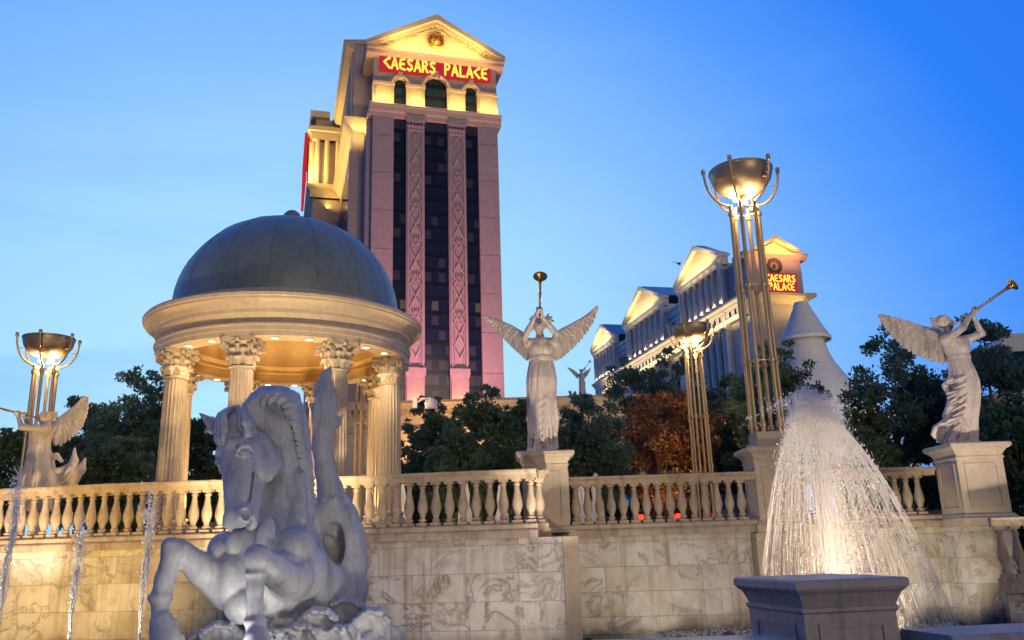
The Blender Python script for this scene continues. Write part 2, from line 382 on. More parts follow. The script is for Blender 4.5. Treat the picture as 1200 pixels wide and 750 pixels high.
# ------------------------------------------------------------------ pedestals
def pedestal(x, y, hw, ztop, z0, label, rz=0, mat=None, capw=1.32, base=True, hd=None, panels=True):
    mat = mat or MT['lime_smooth']; hd = hd or hw
    root = empty('pedestal', (x, y, z0), rz); tag(root, label, 'pedestal', 'stone pedestals'); H = ztop-z0
    def ring(prof, name):
        m = MB(); V = []; n = len(prof)
        for (o_, z) in prof:
            V += [(-hw-o_, -hd-o_, z), (hw+o_, -hd-o_, z), (hw+o_, hd+o_, z), (-hw-o_, hd+o_, z)]
        F = [(i*4+k, i*4+(k+1) % 4, (i+1)*4+(k+1) % 4, (i+1)*4+k) for i in range(n-1) for k in range(4)]+[(3, 2, 1, 0), tuple(range((n-1)*4, n*4))]
        m.add(V, F); return m.build(name, mat, root)
    c = hw*(capw-1)
    ring([(0, H-.30), (.02, H-.28), (.02, H-.25), (0.0, H-.24), (.015, H-.20), (c*.45, H-.13), (c*.8, H-.10), (c*.85, H-.085), (c, H-.08), (c, H-.02), (c-.02, H), (-.1, H)], 'cap')
    bz = .0
    if base:
        ring([(.09, 0), (.09, .14), (.05, .17), (.05, .19), (.02, .22), (0, .222)], 'base'); bz = .222
    ring([(0, bz), (0, H-.30)], 'shaft')
    if panels:
        m = MB(); f = .035
        for ang in (0, math.pi/2, math.pi, -math.pi/2):
            mm = Matrix.Rotation(ang, 4, 'Z'); w_ = (hw if abs(math.sin(ang)) < .5 else hd)*.72; dd = hd if abs(math.sin(ang)) < .5 else hw
            z1, z2 = bz+.09, H-.38
            for (a0, a1, b0_, b1) in ((-w_, w_, z1, z1+f), (-w_, w_, z2-f, z2), (-w_, -w_+f, z1+f, z2-f), (w_-f, w_, z1+f, z2-f)):
                m.box(a0, a1, -dd-.018, -dd+.01, b0_, b1, mm)
        m.build('panel_moulding', mat, root)
    return root
pedestal(.55, 16.75, .42, 3.535, PB-.01, 'tall stone pedestal carrying the middle trumpeting angel')
pedestal(5.02, 17.1, .42, 3.53, PB-.01, 'stone pedestal under the tallest torch, half hidden by the spray')
pedestal(8.62, 16.5, .43, 3.43, PB-.01, 'stone pedestal with recessed panels carrying the right trumpeter')
m = MB(); m.box(8.17, 9.07, 16.06, 17.3, -.1, PB-.014); q = m.build('pier', MT['marble'])
me = q.data; l = me.uv_layers.new(name='UVMap')
for pol in me.polygons:
    for li in pol.loop_indices:
        co = me.vertices[me.loops[li].vertex_index].co; l.data[li].uv = ((co.y if abs(pol.normal.x) > .5 else co.x), co.z)
tag(q, 'marble pier under the right trumpeter pedestal, one side glowing', 'pier')
m = MB(); m.box(4.46, 5.56, 16.55, 17.6, -.1, PB-.014); q = m.build('pier', MT['lime_smooth'])
tag(q, 'stone pier below the tallest torch pedestal behind the spray', 'pier')
# near pedestal and basin curb
a = math.atan2(.2, 1.05)
pc = Vector((2.45, 8.0))+Vector((math.cos(a), math.sin(a)))*.56+Vector((-math.sin(a), math.cos(a)))*.62
pn = pedestal(pc.x, pc.y, .46, 1.405, 0, 'near grey stone pedestal in front of the fountain spray', a, MT['blue_grey'], capw=1.22, hd=.55)
CURB = [(-16, 10.2), (-9, 8.6), (-3, 7.95), (0, 7.9), (2.35, 8.0), (3.6, 8.12), (5.6, 8.5), (9, 9.6)]
for (pts, lb) in ((CURB[:5], 'curved grey basin curb running left from the near pedestal'), (CURB[5:], 'grey basin curb running right from the near pedestal')):
    root = empty('basin_curb', (*pts[0], 0)); tag(root, lb, 'curb', 'basin curbs'); P = [(x-pts[0][0], y-pts[0][1]) for x, y in pts]
    MB().sweep([(.36, .80), (.38, .82), (.38, .9), (.35, .93), (-.33, .93), (-.36, .9), (-.36, .82), (-.34, .80)], P).build('coping', MT['blue_grey'], root, 40)
    MB().sweep([(.30, 0), (.30, .70), (.32, .72), (.32, .76), (.345, .798), (-.30, .798), (-.30, 0)], P).build('curb_wall', MT['blue_grey'], root, 40)
# ------------------------------------------------------------------ gazebo
GX, GY = U(337, 383, 19.3)[0], 19.3
def gz(px, py, Y=GY): return U(px, py, Y)[2]
GR = math.radians(-27.5)
g = empty('gazebo', (GX, GY, 2.0)); tag(g, 'round domed gazebo with fluted columns and warm lit ceiling', 'gazebo')
zc = gz(335, 388)-2.0            # widest cornice lip
za = gz(335, 427)-2.0            # underside of the architrave
zt = gz(346, 263)-2.0            # dome top
print('gazebo', GX, zc, za, zt)
Rc = 3.12                        # cornice radius
Ra = 2.80
ent = [(2.32, za+.03), (2.32, za), (Ra, za), (Ra, za+.10), (Ra+.03, za+.11), (Ra+.03, za+.20), (Ra+.06, za+.215), (Ra+.06, za+.25), (Ra-.02, za+.26), (Ra-.03, zc-.42),
       (Ra+.0, zc-.40), (Ra+.02, zc-.36), (Ra+.06, zc-.33), (Ra+.07, zc-.26), (Ra+.10, zc-.25), (Ra+.14, zc-.20), (Ra+.22, zc-.13), (Rc-.04, zc-.10), (Rc-.03, zc-.06), (Rc, zc-.04), (Rc+.01, zc+.02),
       (Rc-.02, zc+.06), (Rc-.10, zc+.09), (Ra-.05, zc+.17), (2.62, zc+.19), (2.62, zc+.26), (2.5, zc+.27)]
MB().lathe(ent, 96).build('entablature', MT['lime_smooth'], g, 32)
# dome, drum ring and finial
hd = zt-(zc+.24); dr = 2.56
prof = [(dr+.05, zc+.22), (dr+.05, zc+.30), (dr, zc+.31)]
for i in range(1, 29):
    an = i/28*math.pi/2; prof.append((dr*math.cos(an)**.93 if i < 28 else .02, zc+.30+(hd-.06)*math.sin(an)))
dm = MB().lathe(prof, 96).build('dome', MT['copper'], g, 40)
MB().lathe([(.20, 0), (.24, .02), (.15, .06), (.09, .09), (.15, .13), (.20, .20), (.19, .28), (.12, .35), (.04, .38), (0, .38)], 24, (0, 0, zt-.02)).build('finial', MT['copper'], dm, 40)
seams = MB()
for i in range(16):
    an = 2*math.pi*i/16+.1
    seams.tube([(p[0]*math.cos(an)*1.001, p[0]*math.sin(an)*1.001, p[1]) for p in prof[3:-1:2]], .013, 5)
seams.build('dome_seam', MT['copper'], dm)
# ceiling: coffer rings and inner dome
ci = [(2.33, za+.02), (2.32, za+.22), (2.28, za+.24), (2.28, za+.32), (2.2, za+.36), (2.12, za+.38), (2.12, za+.55)]
for i in range(1, 13):
    an = i/12*math.pi/2; ci.append((2.1*math.cos(an), za+.55+.75*math.sin(an)))
MB().lathe(ci, 72).build('ceiling', MT['ceil'], g, 32)
MB().lathe([(0, 0), (3.2, 0), (3.2, .14), (3.05, .16), (2.95, .30), (0, .30)], 64).build('floor', MT['lime_smooth'], g, 40)
# fluted column
CH = za-.30                      # column height from the floor
capH = .62; r0, r1 = .262, .225
def column(parent, x, y):
    c = empty('column', (x, y, .30)); c.parent = parent
    b = MB(); b.box(-.36, .36, -.36, .36, 0, .1)
    b.lathe([(.35, .1), (.36, .14), (.35, .18), (.30, .2), (.29, .23), (.31, .25), (.325, .28), (.31, .31), (.27, .33), (.27, .35)], 32)
    b.build('base', MT['lime_smooth'], c, 40)
    zz = np.linspace(.35, CH-capH, 14); NF = 20
    def rf(an, i):
        q = (an*NF/(2*math.pi)) % 1.0; d = abs(q-.5)*2
        if i in (0, len(zz)-1): return 1.0
        return 1-.085*math.sqrt(max(0, 1-(d/.82)**2))
    pr = [((r0+(r1-r0)*((z-.35)/(CH-capH-.35))**1.3), float(z)) for z in zz]
    MB().lathe(pr, NF*8, rf=rf).build('shaft', MT['lime_smooth'], c, 60)
    k = MB(); k.lathe([(r1, 0), (r1+.035, .01), (r1+.04, .035), (r1+.01, .05), (r1-.015, .06), (r1-.015, .2), (r1+.01, .38), (r1+.08, .50), (r1+.11, .53)], 32, (0, 0, CH-capH))
    # acanthus leaves: curved tapered strips that curl over at the tip
    def leaf(an, z0, h, w, out, r):
        ca, sa = math.cos(an), math.sin(an); V = []; n = 9
        for i in range(n):
            t = i/(n-1)
            if t < .7: rr = r+.02+out*.35*(t/.7)**2; z = z0+h*(t/.7)*.95
            else:
                q = (t-.7)/.3*2.6; rr = r+.02+out*.35+out*.5*math.sin(q)*.9; z = z0+h*.95+out*.5*(math.sin(q+.2)*.25)-out*.42*(1-math.cos(q))
            ww = w*(.6+.5*math.sin(t*2.6))*(1+.16*math.cos(t*34))
            for (s_, dp) in ((-1, -.028), (-.45, .012), (0, .026), (.45, .012), (1, -.028)):
                x_ = rr+dp*(1-.3*t); y_ = s_*ww; V.append((x_*ca-y_*sa, x_*sa+y_*ca, z))
        F = [(i*5+j, i*5+j+1, (i+1)*5+j+1, (i+1)*5+j) for i in range(n-1) for j in range(4)]
        k.add(V, F)
    for i in range(8): leaf(i*math.pi/4, CH-capH+.05, .20, .085, .12, r1)
    for i in range(8): leaf((i+.5)*math.pi/4, CH-capH+.07, .36, .078, .13, r1-.005)
    for i in range(8): leaf(i*math.pi/4, CH-capH+.25, .24, .05, .10, r1+.03)
    for i in range(4):           # corner volutes
        an = (i+.5)*math.pi/2; pts = []; rs = []
        for j in range(22):
            t = j/21; 
            if t < .4: rr = r1+.05+.14*(t/.4); z = .36+.14*(t/.4)
            else:
                q = (t-.4)/.6*4.6*math.pi/1.6; rad = .062*(1-(t-.4)/.6*.8); rr = r1+.19+rad*math.sin(q); z = .50-.062+rad*math.cos(q)
            pts.append((rr*math.cos(an), rr*math.sin(an), CH-capH+z)); rs.append(.026)
        k.tube(pts, rs, 6)
    ab = []
    for i in range(4):           # concave abacus
        an = math.pi/4+i*math.pi/2; c0 = Vector((math.cos(an), math.sin(an)))*.47; tn = Vector((-math.sin(an), math.cos(an)))*.045
        ab += [c0-tn, c0+tn]; an2 = an+math.pi/4
        for s_ in (-.35, 0, .35):
            mid = Vector((math.cos(an2), math.sin(an2)))*(.285+abs(s_)*.10); tt = Vector((-math.sin(an2), math.cos(an2)))*s_*.55; ab.append(mid+tt)
    k.prism([(p.x, p.y) for p in ab], 'z', CH-.085, CH-.002)
    for i in range(4):
        an = i*math.pi/2; k.lathe([(0, 0), (.04, .01), (.06, .05), (.04, .09), (0, .1)], 8, (.31*math.cos(an), .31*math.sin(an), CH-.10))
    k.build('capital', MT['lime_smooth'], c, 50)
    return c
Rcol = 2.46; c0 = None
for i in range(8):
    an = -math.pi/2+GR+math.pi/8+i*math.pi/4; x, y = Rcol*math.cos(an), Rcol*math.sin(an)
    if c0 is None: c0 = column(g, x, y); cc = c0
    else: cc = copy_tree(c0, g)
    cc.location = (x, y, .30); cc.rotation_euler.z = an+math.pi/2
# recessed downlights in the soffit, with the light they give
for i in range(24):
    an = 2*math.pi*(i+.5)/24+GR; x, y = 2.56*math.cos(an), 2.56*math.sin(an)
    if i % 3 == 1: continue
    d = MB(); d.lathe([(.0, 0), (.075, 0)], 16); d.build('downlight_lens', MT['down'], g, loc=(x, y, za-.012))
    d = MB(); d.lathe([(.075, -.016), (.075, -.004), (.10, -.004), (.10, -.016), (.075, -.016)], 16); d.build('downlight_ring', MT['lime_smooth'], g, loc=(x, y, za))
def lamp(name, typ, loc, e, col=(1, .72, .40), size=.1, tgt=None, spot=60, blend=.6, sy=None):
    L = bpy.data.lights.new(name, typ); L.energy = e; L.color = col
    if typ == 'AREA':
        L.size = size
        if sy: L.shape = 'RECTANGLE'; L.size_y = sy
    else: L.shadow_soft_size = size
    if typ == 'SPOT': L.spot_size = R_(spot); L.spot_blend = blend
    o_ = bpy.data.objects.new(name, L); COL.objects.link(o_); o_.location = loc
    if tgt is not None: o_.rotation_euler = (Vector(tgt)-Vector(loc)).to_track_quat('-Z', 'Y').to_euler()
    return o_
for i in range(8):               # one can light between each pair of columns
    an = -math.pi/2+GR+i*math.pi/4; x, y = GX+2.45*math.cos(an), GY+2.45*math.sin(an)
    lamp('downlight', 'SPOT', (x, y, 2.0+za-.05), 95, size=.06, tgt=(x, y, 0), spot=150, blend=.5)
for i in range(8):               # uplights at the foot of the columns, inside
    an = -math.pi/2+GR+math.pi/8+i*math.pi/4
    x, y = GX+1.85*math.cos(an), GY+1.85*math.sin(an)
    lamp('uplight', 'SPOT', (x, y, 2.36), 230, (1, .62, .24), .06, (GX+2.6*math.cos(an), GY+2.6*math.sin(an), 2+za), 80, .6)
lamp('ceiling_light', 'POINT', (GX, GY, 2.0+1.2), 85, (1, .68, .32), .25)
# ------------------------------------------------------------------ far buildings
MT['pinkwall'] = stone('tower_render', (.37, .31, .34), (.43, .36, .38), .6, .12, .1, .02, dirt=.12)
MT['trim'] = stone('tower_trim', (.50, .43, .34), (.58, .50, .40), .6, .2, .1, .02, dirt=.1)
MT['whitewall'] = stone('white_render', (.66, .65, .62), (.74, .73, .69), .6, .1, .1, .02, dirt=.15)
MT['roofblue'] = plain('blue_grey_roof', (.05, .10, .17), .35, .5)
MT['signred'] = emis('sign_backing_glow', (.60, .025, .035), .8)
MT['signyel'] = emis('sign_letter_glow', (1, .60, .08), 1.5)
def glasswall(name, fw, fh, lit=.05, tint=(.008, .02, .055)):
    """dark curtain wall glass: floors and mullions, a few rooms lit, some curtains"""
    k = NT(name); uv = k.uv(); sp = k.new('ShaderNodeSeparateXYZ'); k.ln(uv, sp.inputs[0])
    cx = k.math('FLOOR', k.math('DIVIDE', sp.outputs[0], fw)); cyy = k.math('FLOOR', k.math('DIVIDE', sp.outputs[1], fh))
    fx = k.math('FRACT', k.math('DIVIDE', sp.outputs[0], fw)); fy = k.math('FRACT', k.math('DIVIDE', sp.outputs[1], fh))
    cb = k.new('ShaderNodeCombineXYZ'); k.ln(cx, cb.inputs[0]); k.ln(cyy, cb.inputs[1])
    wn_ = k.new('ShaderNodeTexWhiteNoise'); k.ln(cb.outputs[0], wn_.inputs['Vector'])
    r = wn_.outputs['Value']
    frame = k.math('MAXIMUM', k.math('GREATER_THAN', k.math('ABSOLUTE', k.math('SUBTRACT', fx, .5)), .45), k.math('GREATER_THAN', k.math('ABSOLUTE', k.math('SUBTRACT', fy, .5)), .44))
    span = k.math('LESS_THAN', fy, .32)
    cur = k.math('MULTIPLY', k.math('GREATER_THAN', r, .72), k.math('SUBTRACT', 1., span))
    col = k.mix(k.math('MULTIPLY', cur, .45), tint, (.07, .085, .12))
    col = k.mix(frame, col, (.02, .025, .04)); col = k.mix(k.math('MULTIPLY', span, .8), col, (.008, .012, .025))
    k.ln(col, k.p.inputs['Base Color']); k.p.inputs['Roughness'].default_value = .1; k.p.inputs['Specular IOR Level'].default_value = .12
    em = k.math('MULTIPLY', k.math('LESS_THAN', r, lit), k.math('MULTIPLY', k.math('SUBTRACT', 1., frame), k.math('SUBTRACT', 1., span)))
    k.p.inputs['Emission Color'].default_value = (1, .72, .30, 1); k.ln(k.math('MULTIPLY', em, k.math('MULTIPLY', k.math('FRACT', k.math('MULTIPLY', r, 991.)), .6)), k.p.inputs['Emission Strength'])
    return k.m
MT['glassT'] = glasswall('tower_glass', 1.85, 3.4, .022)
MT['glassW'] = glasswall('window_glass', 2.2, 3.3, .03, (.02, .04, .08))
def quad_uv(m, a, b, c, d, w, h): m.add([a, b, c, d], [(0, 1, 2, 3)], [(0, 0), (w, 0), (w, h), (0, h)])
# angular display lettering built from strokes on a 4 x 6 grid
STR = {'C': [[(3.4, 6), (.4, 3.3), (3.4, .2)], [(3.4, 6), (3.4, 5.2)]], 'A': [[(.2, 0), (1.9, 6), (3.6, 0)], [(1.0, 2), (2.9, 2)]],
       'E': [[(3.4, 6), (.9, 5.2), (.5, 3), (.9, .8), (3.4, 0)], [(.6, 3.1), (3, 3.1)]], 'S': [[(3.2, 5.3), (2, 6), (.8, 5), (1.3, 3.7), (2.8, 2.5), (3, 1.1), (1.8, 0), (.4, .8)]],
       'R': [[(.6, 0), (.6, 6), (2.6, 5.6), (3, 4.4), (2.2, 3.2), (.7, 3)], [(1.6, 3), (3.4, 0)]], 'P': [[(.6, 0), (.6, 6), (2.7, 5.6), (3.1, 4.3), (2.4, 3.1), (.7, 2.8)]],
       'L': [[(.7, 6), (.7, 0), (3.3, .2)]], ' ': []}
def lettering(name, text, width, height, mat, parent, loc, depth=.25, weight=.17, adv=4.35):
    """letters in the x-z plane facing -y, as raised lit strokes"""
    m = MB(); n = len(text); sx = width/(n*adv); sz = height/6
    for i, ch in enumerate(text):
        for st_ in STR[ch]:
            P = [Vector(((i*adv+x)*sx, 0, z*sz)) for x, z in st_]; w = weight*height/2
            for j in range(len(P)-1):
                a, b = P[j], P[j+1]; d = (b-a); L = d.length; d.normalize(); nn = Vector((-d.z, 0, d.x))*w
                a = a-d*w*.55; b = b+d*w*.55; dy = Vector((0, depth*(1+.02*j+.03*len(m.V)%.1), 0))
                m.add([a-nn-dy, b-nn-dy, b+nn-dy, a+nn-dy, a-nn, b-nn, b+nn, a+nn], [(0, 1, 2, 3), (0, 4, 5, 1), (1, 5, 6, 2), (2, 6, 7, 3), (3, 7, 4, 0)])
    return m.build(name, mat, parent, loc=loc)
def gable(m, x0, x1, y0, y1, z0, h, ov=0):
    m.prism([(x0-ov, z0), (x1+ov, z0), ((x0+x1)/2, z0+h)], 'y', y0, y1)
# ---- the tall tower
TR = R_(15.5)
A = U(436, 200, 180); TW = 30.0; G0 = 2.0
T = empty('hotel_tower', (A[0], A[1], G0), TR); tag(T, 'tall pink hotel tower with lit pediment and red and yellow sign', 'tower')
def TZ(py, s=.5, px=None):
    """height in the tower's frame of a level seen at image row py at fraction s along the front"""
    pt = np.array([A[0], A[1]])+np.array([math.cos(TR), math.sin(TR)])*0
    P = Vector((A[0], A[1]))+Vector((math.cos(TR), math.sin(TR)))*TW*s
    return U(px if px else 436+149*s, py, P.y)[2]-G0
z_ledge = TZ(466); z_pil0 = TZ(437); z_cap = TZ(157); z_band0 = TZ(142); z_band1 = TZ(129); z_arc1 = TZ(96); z_sg0 = TZ(91.5); z_sg1 = TZ(71); z_cor = TZ(66); z_apex = TZ(24)
print('tower', [round(v, 1) for v in (z_ledge, z_pil0, z_cap, z_band0, z_band1, z_arc1, z_sg0, z_sg1, z_cor, z_apex)])
fr = [(0, .163, 'w'), (.163, .262, 'g'), (.262, .408, 'p'), (.408, .592, 'g'), (.592, .738, 'p'), (.738, .837, 'g'), (.837, 1, 'w')]
ws = MB()
for a_, b_, t_ in fr:
    x0, x1 = a_*TW, b_*TW
    if t_ == 'w': ws.box(x0, x1, 0, 8, 0, z_band0)
    elif t_ == 'p': ws.box(x0+.05, x1-.05, .25, 8, 0, z_band0)
# shadow joints: panels on the outer piers
for x0, x1 in ((0, .163*TW), (.837*TW, TW)):
    zz_ = 10.
    while zz_ < z_band0-9: ws.box(x0+.0, x1, -.12, .02, zz_, zz_+9.1); zz_ += 9.3
ws.box(0, TW, 8, 14, 0, z_cor-1)                      # core behind the glass
ws.build('wall', MT['pinkwall'], T)
for a_, b_, t_ in fr:
    if t_ == 'g':
        m = MB(); x0, x1 = a_*TW, b_*TW; quad_uv(m, (x0, .9, 0), (x1, .9, 0), (x1, .9, z_band0), (x0, .9, z_band0), (x1-x0)*(1.16 if a_ > .3 and a_ < .5 else 1.05), z_band0)
        m.build('glass_strip', MT['glassT'], T, fix=False)
for a_, b_, t_ in fr:
    if t_ != 'p': continue
    x0, x1 = a_*TW, b_*TW; c_ = (x0+x1)/2; w = (x1-x0)/2
    m = MB()
    zb, ztp = z_pil0, z_cap
    m.box(x0+.35, x0+.75, -.15, .26, zb, ztp); m.box(x1-.75, x1-.35, -.15, .26, zb, ztp)
    m.box(c_-1.15, c_-.95, -.02, .26, zb+1, ztp-1); m.box(c_+.95, c_+1.15, -.02, .26, zb+1, ztp-1)
    z = zb+6; step = (ztp-zb-6)/6
    while z < ztp-6:                                   # crossed lozenges in relief
        for (dx0, dz0, dx1, dz1) in ((-1.3, 0, 1.3, 5.5), (1.3, 0, -1.3, 5.5), (-1.3, 0, 0, -2.6), (1.3, 0, 0, -2.6), (-1.3, 5.5, 0, 8.1), (1.3, 5.5, 0, 8.1)):
            m.tube([(c_+dx0, .12, z+dz0), (c_+dx1, .12, z+dz1)], .24, 4)
        for q in (-.45, 0, .45): m.box(c_+q-.1, c_+q+.1, 0, .26, z+8.3, z+step-3.4)
        z += step
    m.build('pilaster', MT['pinkwall'], T)
    m = MB(); m.box(x0-.1, x1+.1, -.5, .3, z_pil0-.4, z_pil0+1.0); m.box(x0+.0, x1-.0, -.35, .3, z_pil0-.9, z_pil0-.4)
    m.box(x0+.3, x1-.3, -.2, .3, z_ledge-3, z_pil0-.9)
    m.build('pilaster_base', MT['pinkwall'], T)
    m = MB(); m.box(x0+.3, x1-.3, -.35, .3, z_cap, z_cap+.6); m.box(x0-.1, x1+.1, -.8, .3, z_band0-.9, z_band0)
    for r_ in range(2):
        for i in range(5):
            xx = x0+.6+(x1-x0-1.2)*i/4; m.lathe([(0, -.3), (.35, 0), (.55, .5), (.3, .9), (0, 1.0)], 8, (xx, -.15, z_cap+.8+r_*1.3))
    for s_ in (x0+.4, x1-.4): m.lathe([(0, -.7), (.7, -.2), (.7, .2), (0, .7)], 8, (s_, -.3, z_cap+3.1))
    m.build('pilaster_capital', MT['pinkwall'], T)
# band, arcade storey, entablature
m = MB(); m.prism([(-1.1, z_band1), (-1.1, z_band1-.5), (-.8, z_band1-.8), (-.7, z_band0+1.2), (-.3, z_band0+.8), (-.3, z_band0), (8, z_band0), (8, z_band1)], 'x', -.9, TW+.9)
m.build('lower_cornice', MT['trim'], T)
wd = [(.163, .262), (.408, .592), (.738, .837)]; xs = [0, wd[0][0], wd[0][1], wd[1][0], wd[1][1], wd[2][0], wd[2][1], 1]
for i in (0, 2, 4, 6):
    m = MB(); m.box(xs[i]*TW+(0 if i else -.2), xs[i+1]*TW+(0 if i < 6 else .2), .0, 3, z_band1, z_arc1-2.2); m.box(xs[i]*TW-.15, xs[i+1]*TW+.15, -.35, 3, z_arc1-2.2, z_arc1-1.5)
    a_, b_ = xs[i]*TW+.5, xs[i+1]*TW-.5; m.box(a_, a_+.5, -.2, .01, z_band1+.4, z_arc1-3); m.box(b_-.5, b_, -.2, .01, z_band1+.4, z_arc1-3)
    m.build('arcade_pier', MT['trim'], T)
m = MB(); y0_ = .25
def arch_wall(m, x0, x1, zspring, ztop, wx0, wx1, y):
    n = 12; c_ = (wx0+wx1)/2; r = (wx1-wx0)/2; P = [(x0, zspring), (wx0, zspring)]
    V = [(c_-r*math.cos(math.pi*i/n), zspring+r*math.sin(math.pi*i/n)) for i in range(n+1)]
    for i in range(n):
        a_, b_ = V[i], V[i+1]; m.add([(a_[0], y, a_[1]), (b_[0], y, b_[1]), (b_[0], y, ztop), (a_[0], y, ztop)], [(0, 1, 2, 3)])
        m.add([(a_[0], y, a_[1]), (b_[0], y, b_[1]), (b_[0], y+.8, b_[1]), (a_[0], y+.8, a_[1])], [(0, 1, 2, 3)])
    m.box(x0, wx0, y, y+2, zspring, ztop); m.box(wx1, x1, y, y+2, zspring, ztop)
zsp = z_arc1-1.5; ztp = z_sg0-.3
cuts = [0, .335*TW, .665*TW, TW]
for (a_, b_), c0_, c1_ in zip(wd, cuts[:-1], cuts[1:]): arch_wall(m, c0_, c1_, zsp, z_cor-1.0, a_*TW, b_*TW, .2)
m.build('frieze_wall', MT['pinkwall'], T)
for (a_, b_) in wd:
    q = MB(); x0, x1 = a_*TW, b_*TW; quad_uv(q, (x0, 1.0, z_band1), (x1, 1.0, z_band1), (x1, 1.0, zsp+(x1-x0)/2), (x0, 1.0, zsp+(x1-x0)/2), x1-x0, zsp-z_band1+3)
    w_ = q.build('arched_window', MT['glassW'], T, fix=False)
    q = MB(); n = 14; c_ = (x0+x1)/2; r = (x1-x0)/2+.45
    q.tube([(c_-r*math.cos(math.pi*i/n), -.05, zsp+r*math.sin(math.pi*i/n)) for i in range(n+1)], .42, 6); q.box(c_-.5, c_+.5, -.5, .3, zsp+r-.7, zsp+r+.9)
    q.build('arch_trim', MT['trim'], w_)
m = MB(); m.prism([(-1.6, z_cor), (-1.6, z_cor-.5), (-1.1, z_cor-.8), (-1.0, z_cor-1.5), (-.4, z_cor-1.9), (.3, z_cor-2.1), (9, z_cor-2.1), (9, z_cor)], 'x', -1.8, TW+1.8)
for i in range(60): xx = -1.4+i*(TW+2.8)/59; m.box(xx-.14, xx+.14, -1.35, -.9, z_cor-1.45, z_cor-.85)
m.build('upper_cornice', MT['trim'], T)
m = MB(); hp = z_apex-z_cor
m.prism([(-.5, z_cor), (TW+.5, z_cor), (TW/2, z_apex-1.6)], 'y', .2, 9); m.build('pediment', MT['trim'], T)
m = MB()
for s_ in (-1, 1):
    xe = TW/2+s_*(TW/2+2.0); m.prism([(xe, z_cor), (xe, z_cor+1.2), (TW/2, z_apex+.6), (TW/2, z_apex-.9)], 'y', -1.8, 9.5)
    xe = TW/2+s_*(TW/2+.9); m.prism([(xe, z_cor+.1), (xe, z_cor+.7), (TW/2, z_apex-.6), (TW/2, z_apex-1.9)], 'y', -.9, .3)
    for i in range(24):
        t_ = (i+.5)/24; xx = TW/2+s_*(TW/2+.4)*(1-t_); zz = z_cor+.2+(z_apex-2.4-z_cor)*t_; m.box(xx-.16, xx+.16, -.6, .25, zz-.5, zz)
m.build('raking_cornice', MT['trim'], T)
m = MB(); n = 20                                       # round wreath emblem in the pediment
zc_ = z_cor+hp*.40
m.tube([(TW/2+1.5*math.sin(2*math.pi*i/n), -.05, zc_+1.5*math.cos(2*math.pi*i/n)) for i in range(n+1)], .42, 6)
for i in range(22):
    an = R_(25+i*310/21-180-155+180); m.lathe([(0, -.5), (.3, 0), (0, .5)], 6, (TW/2+1.9*math.sin(an), -.3, zc_+1.9*math.cos(an)))
m.lathe([(0, -.9), (.55, -.3), (.6, .2), (.35, .8), (0, .9)], 10, (TW/2, -.15, zc_)); m.build('wreath_emblem', MT['gold'], T)
sg = empty('sign', (0, 0, 0)); sg.parent = T
m = MB(); m.box(1.4, TW-1.4, -.35, .18, z_sg0+.2, z_sg1-.2); m.build('sign_panel', MT['signred'], sg)
lettering('sign_letters', 'CAESARS PALACE', TW-4.4, (z_sg1-z_sg0)*.62, MT['signyel'], sg, (2.3, -.38, z_sg0+(z_sg1-z_sg0)*.19), .3, .15)
# main slab behind the front bay, running back
SW = 4.0; y1 = 9.0; L = 62.0; zt_ = 122.6
m = MB(); m.box(-SW, TW+2.0, y1, y1+L, 0, zt_)
for i in range(9): z = 24+i*10.; m.box(-SW-.08, -SW+.1, y1+.0, y1+L, z, z+.35)
m.box(-SW-.5, -SW, y1, y1+2.2, 0, z_band0-5); m.box(-1.2, 0, 2.5, y1, 0, z_band0)
m.build('rear_wall', MT['pinkwall'], T)
m = MB()
for j in range(13):
    ya = y1+3+j*4.3; quad_uv(m, (-SW-.10, ya+2.6, 12), (-SW-.10, ya, 12), (-SW-.10, ya, z_band0-6), (-SW-.10, ya+2.6, z_band0-6), 4.4, z_band0-18)
m.build('side_window_strip', MT['glassW'], T, fix=False)
m = MB(); zl = 103.0
m.prism([(-SW, zl-5), (-SW-1.0, zl-4), (-SW-1.2, zl-3.2), (-SW-2.2, zl-2.4), (-SW-2.2, zl-1.6), (-SW, zl-1.4)], 'y', y1-1.2, y1+L-18)
m.prism([(-SW-2.2, zl-1.6), (-SW-2.2, zl-2.4), (-SW, zl-5), (.2, zl-5), (.2, zl-1.6)], 'y', y1-2.2, y1)
m.prism([(-SW, zt_-.2), (-SW, zt_-2.2), (-SW-2.0, zt_-1.2), (-SW-2.4, zt_)], 'y', y1-1, y1+L)
m.build('side_cornice', MT['trim'], T)
m = MB()
for j in range(16): ya = y1+1+j*3.4; m.box(-SW-.5, -SW+.01, ya, ya+1.3, zl-1.3, zt_-2.4)
m.box(-SW-.9, -SW+.0, y1, y1+L-18, zl-1.4, zl-.7); m.build('side_pier', MT['trim'], T)
m = MB(); m.prism([(-SW-2.6, zt_), (TW+SW, zt_), (TW+SW, zt_+.6), (TW/2, z_apex+.2), (-SW-2.6, zt_+.6)], 'y', y1-.5, y1+L); m.build('roof', MT['trim'], T)
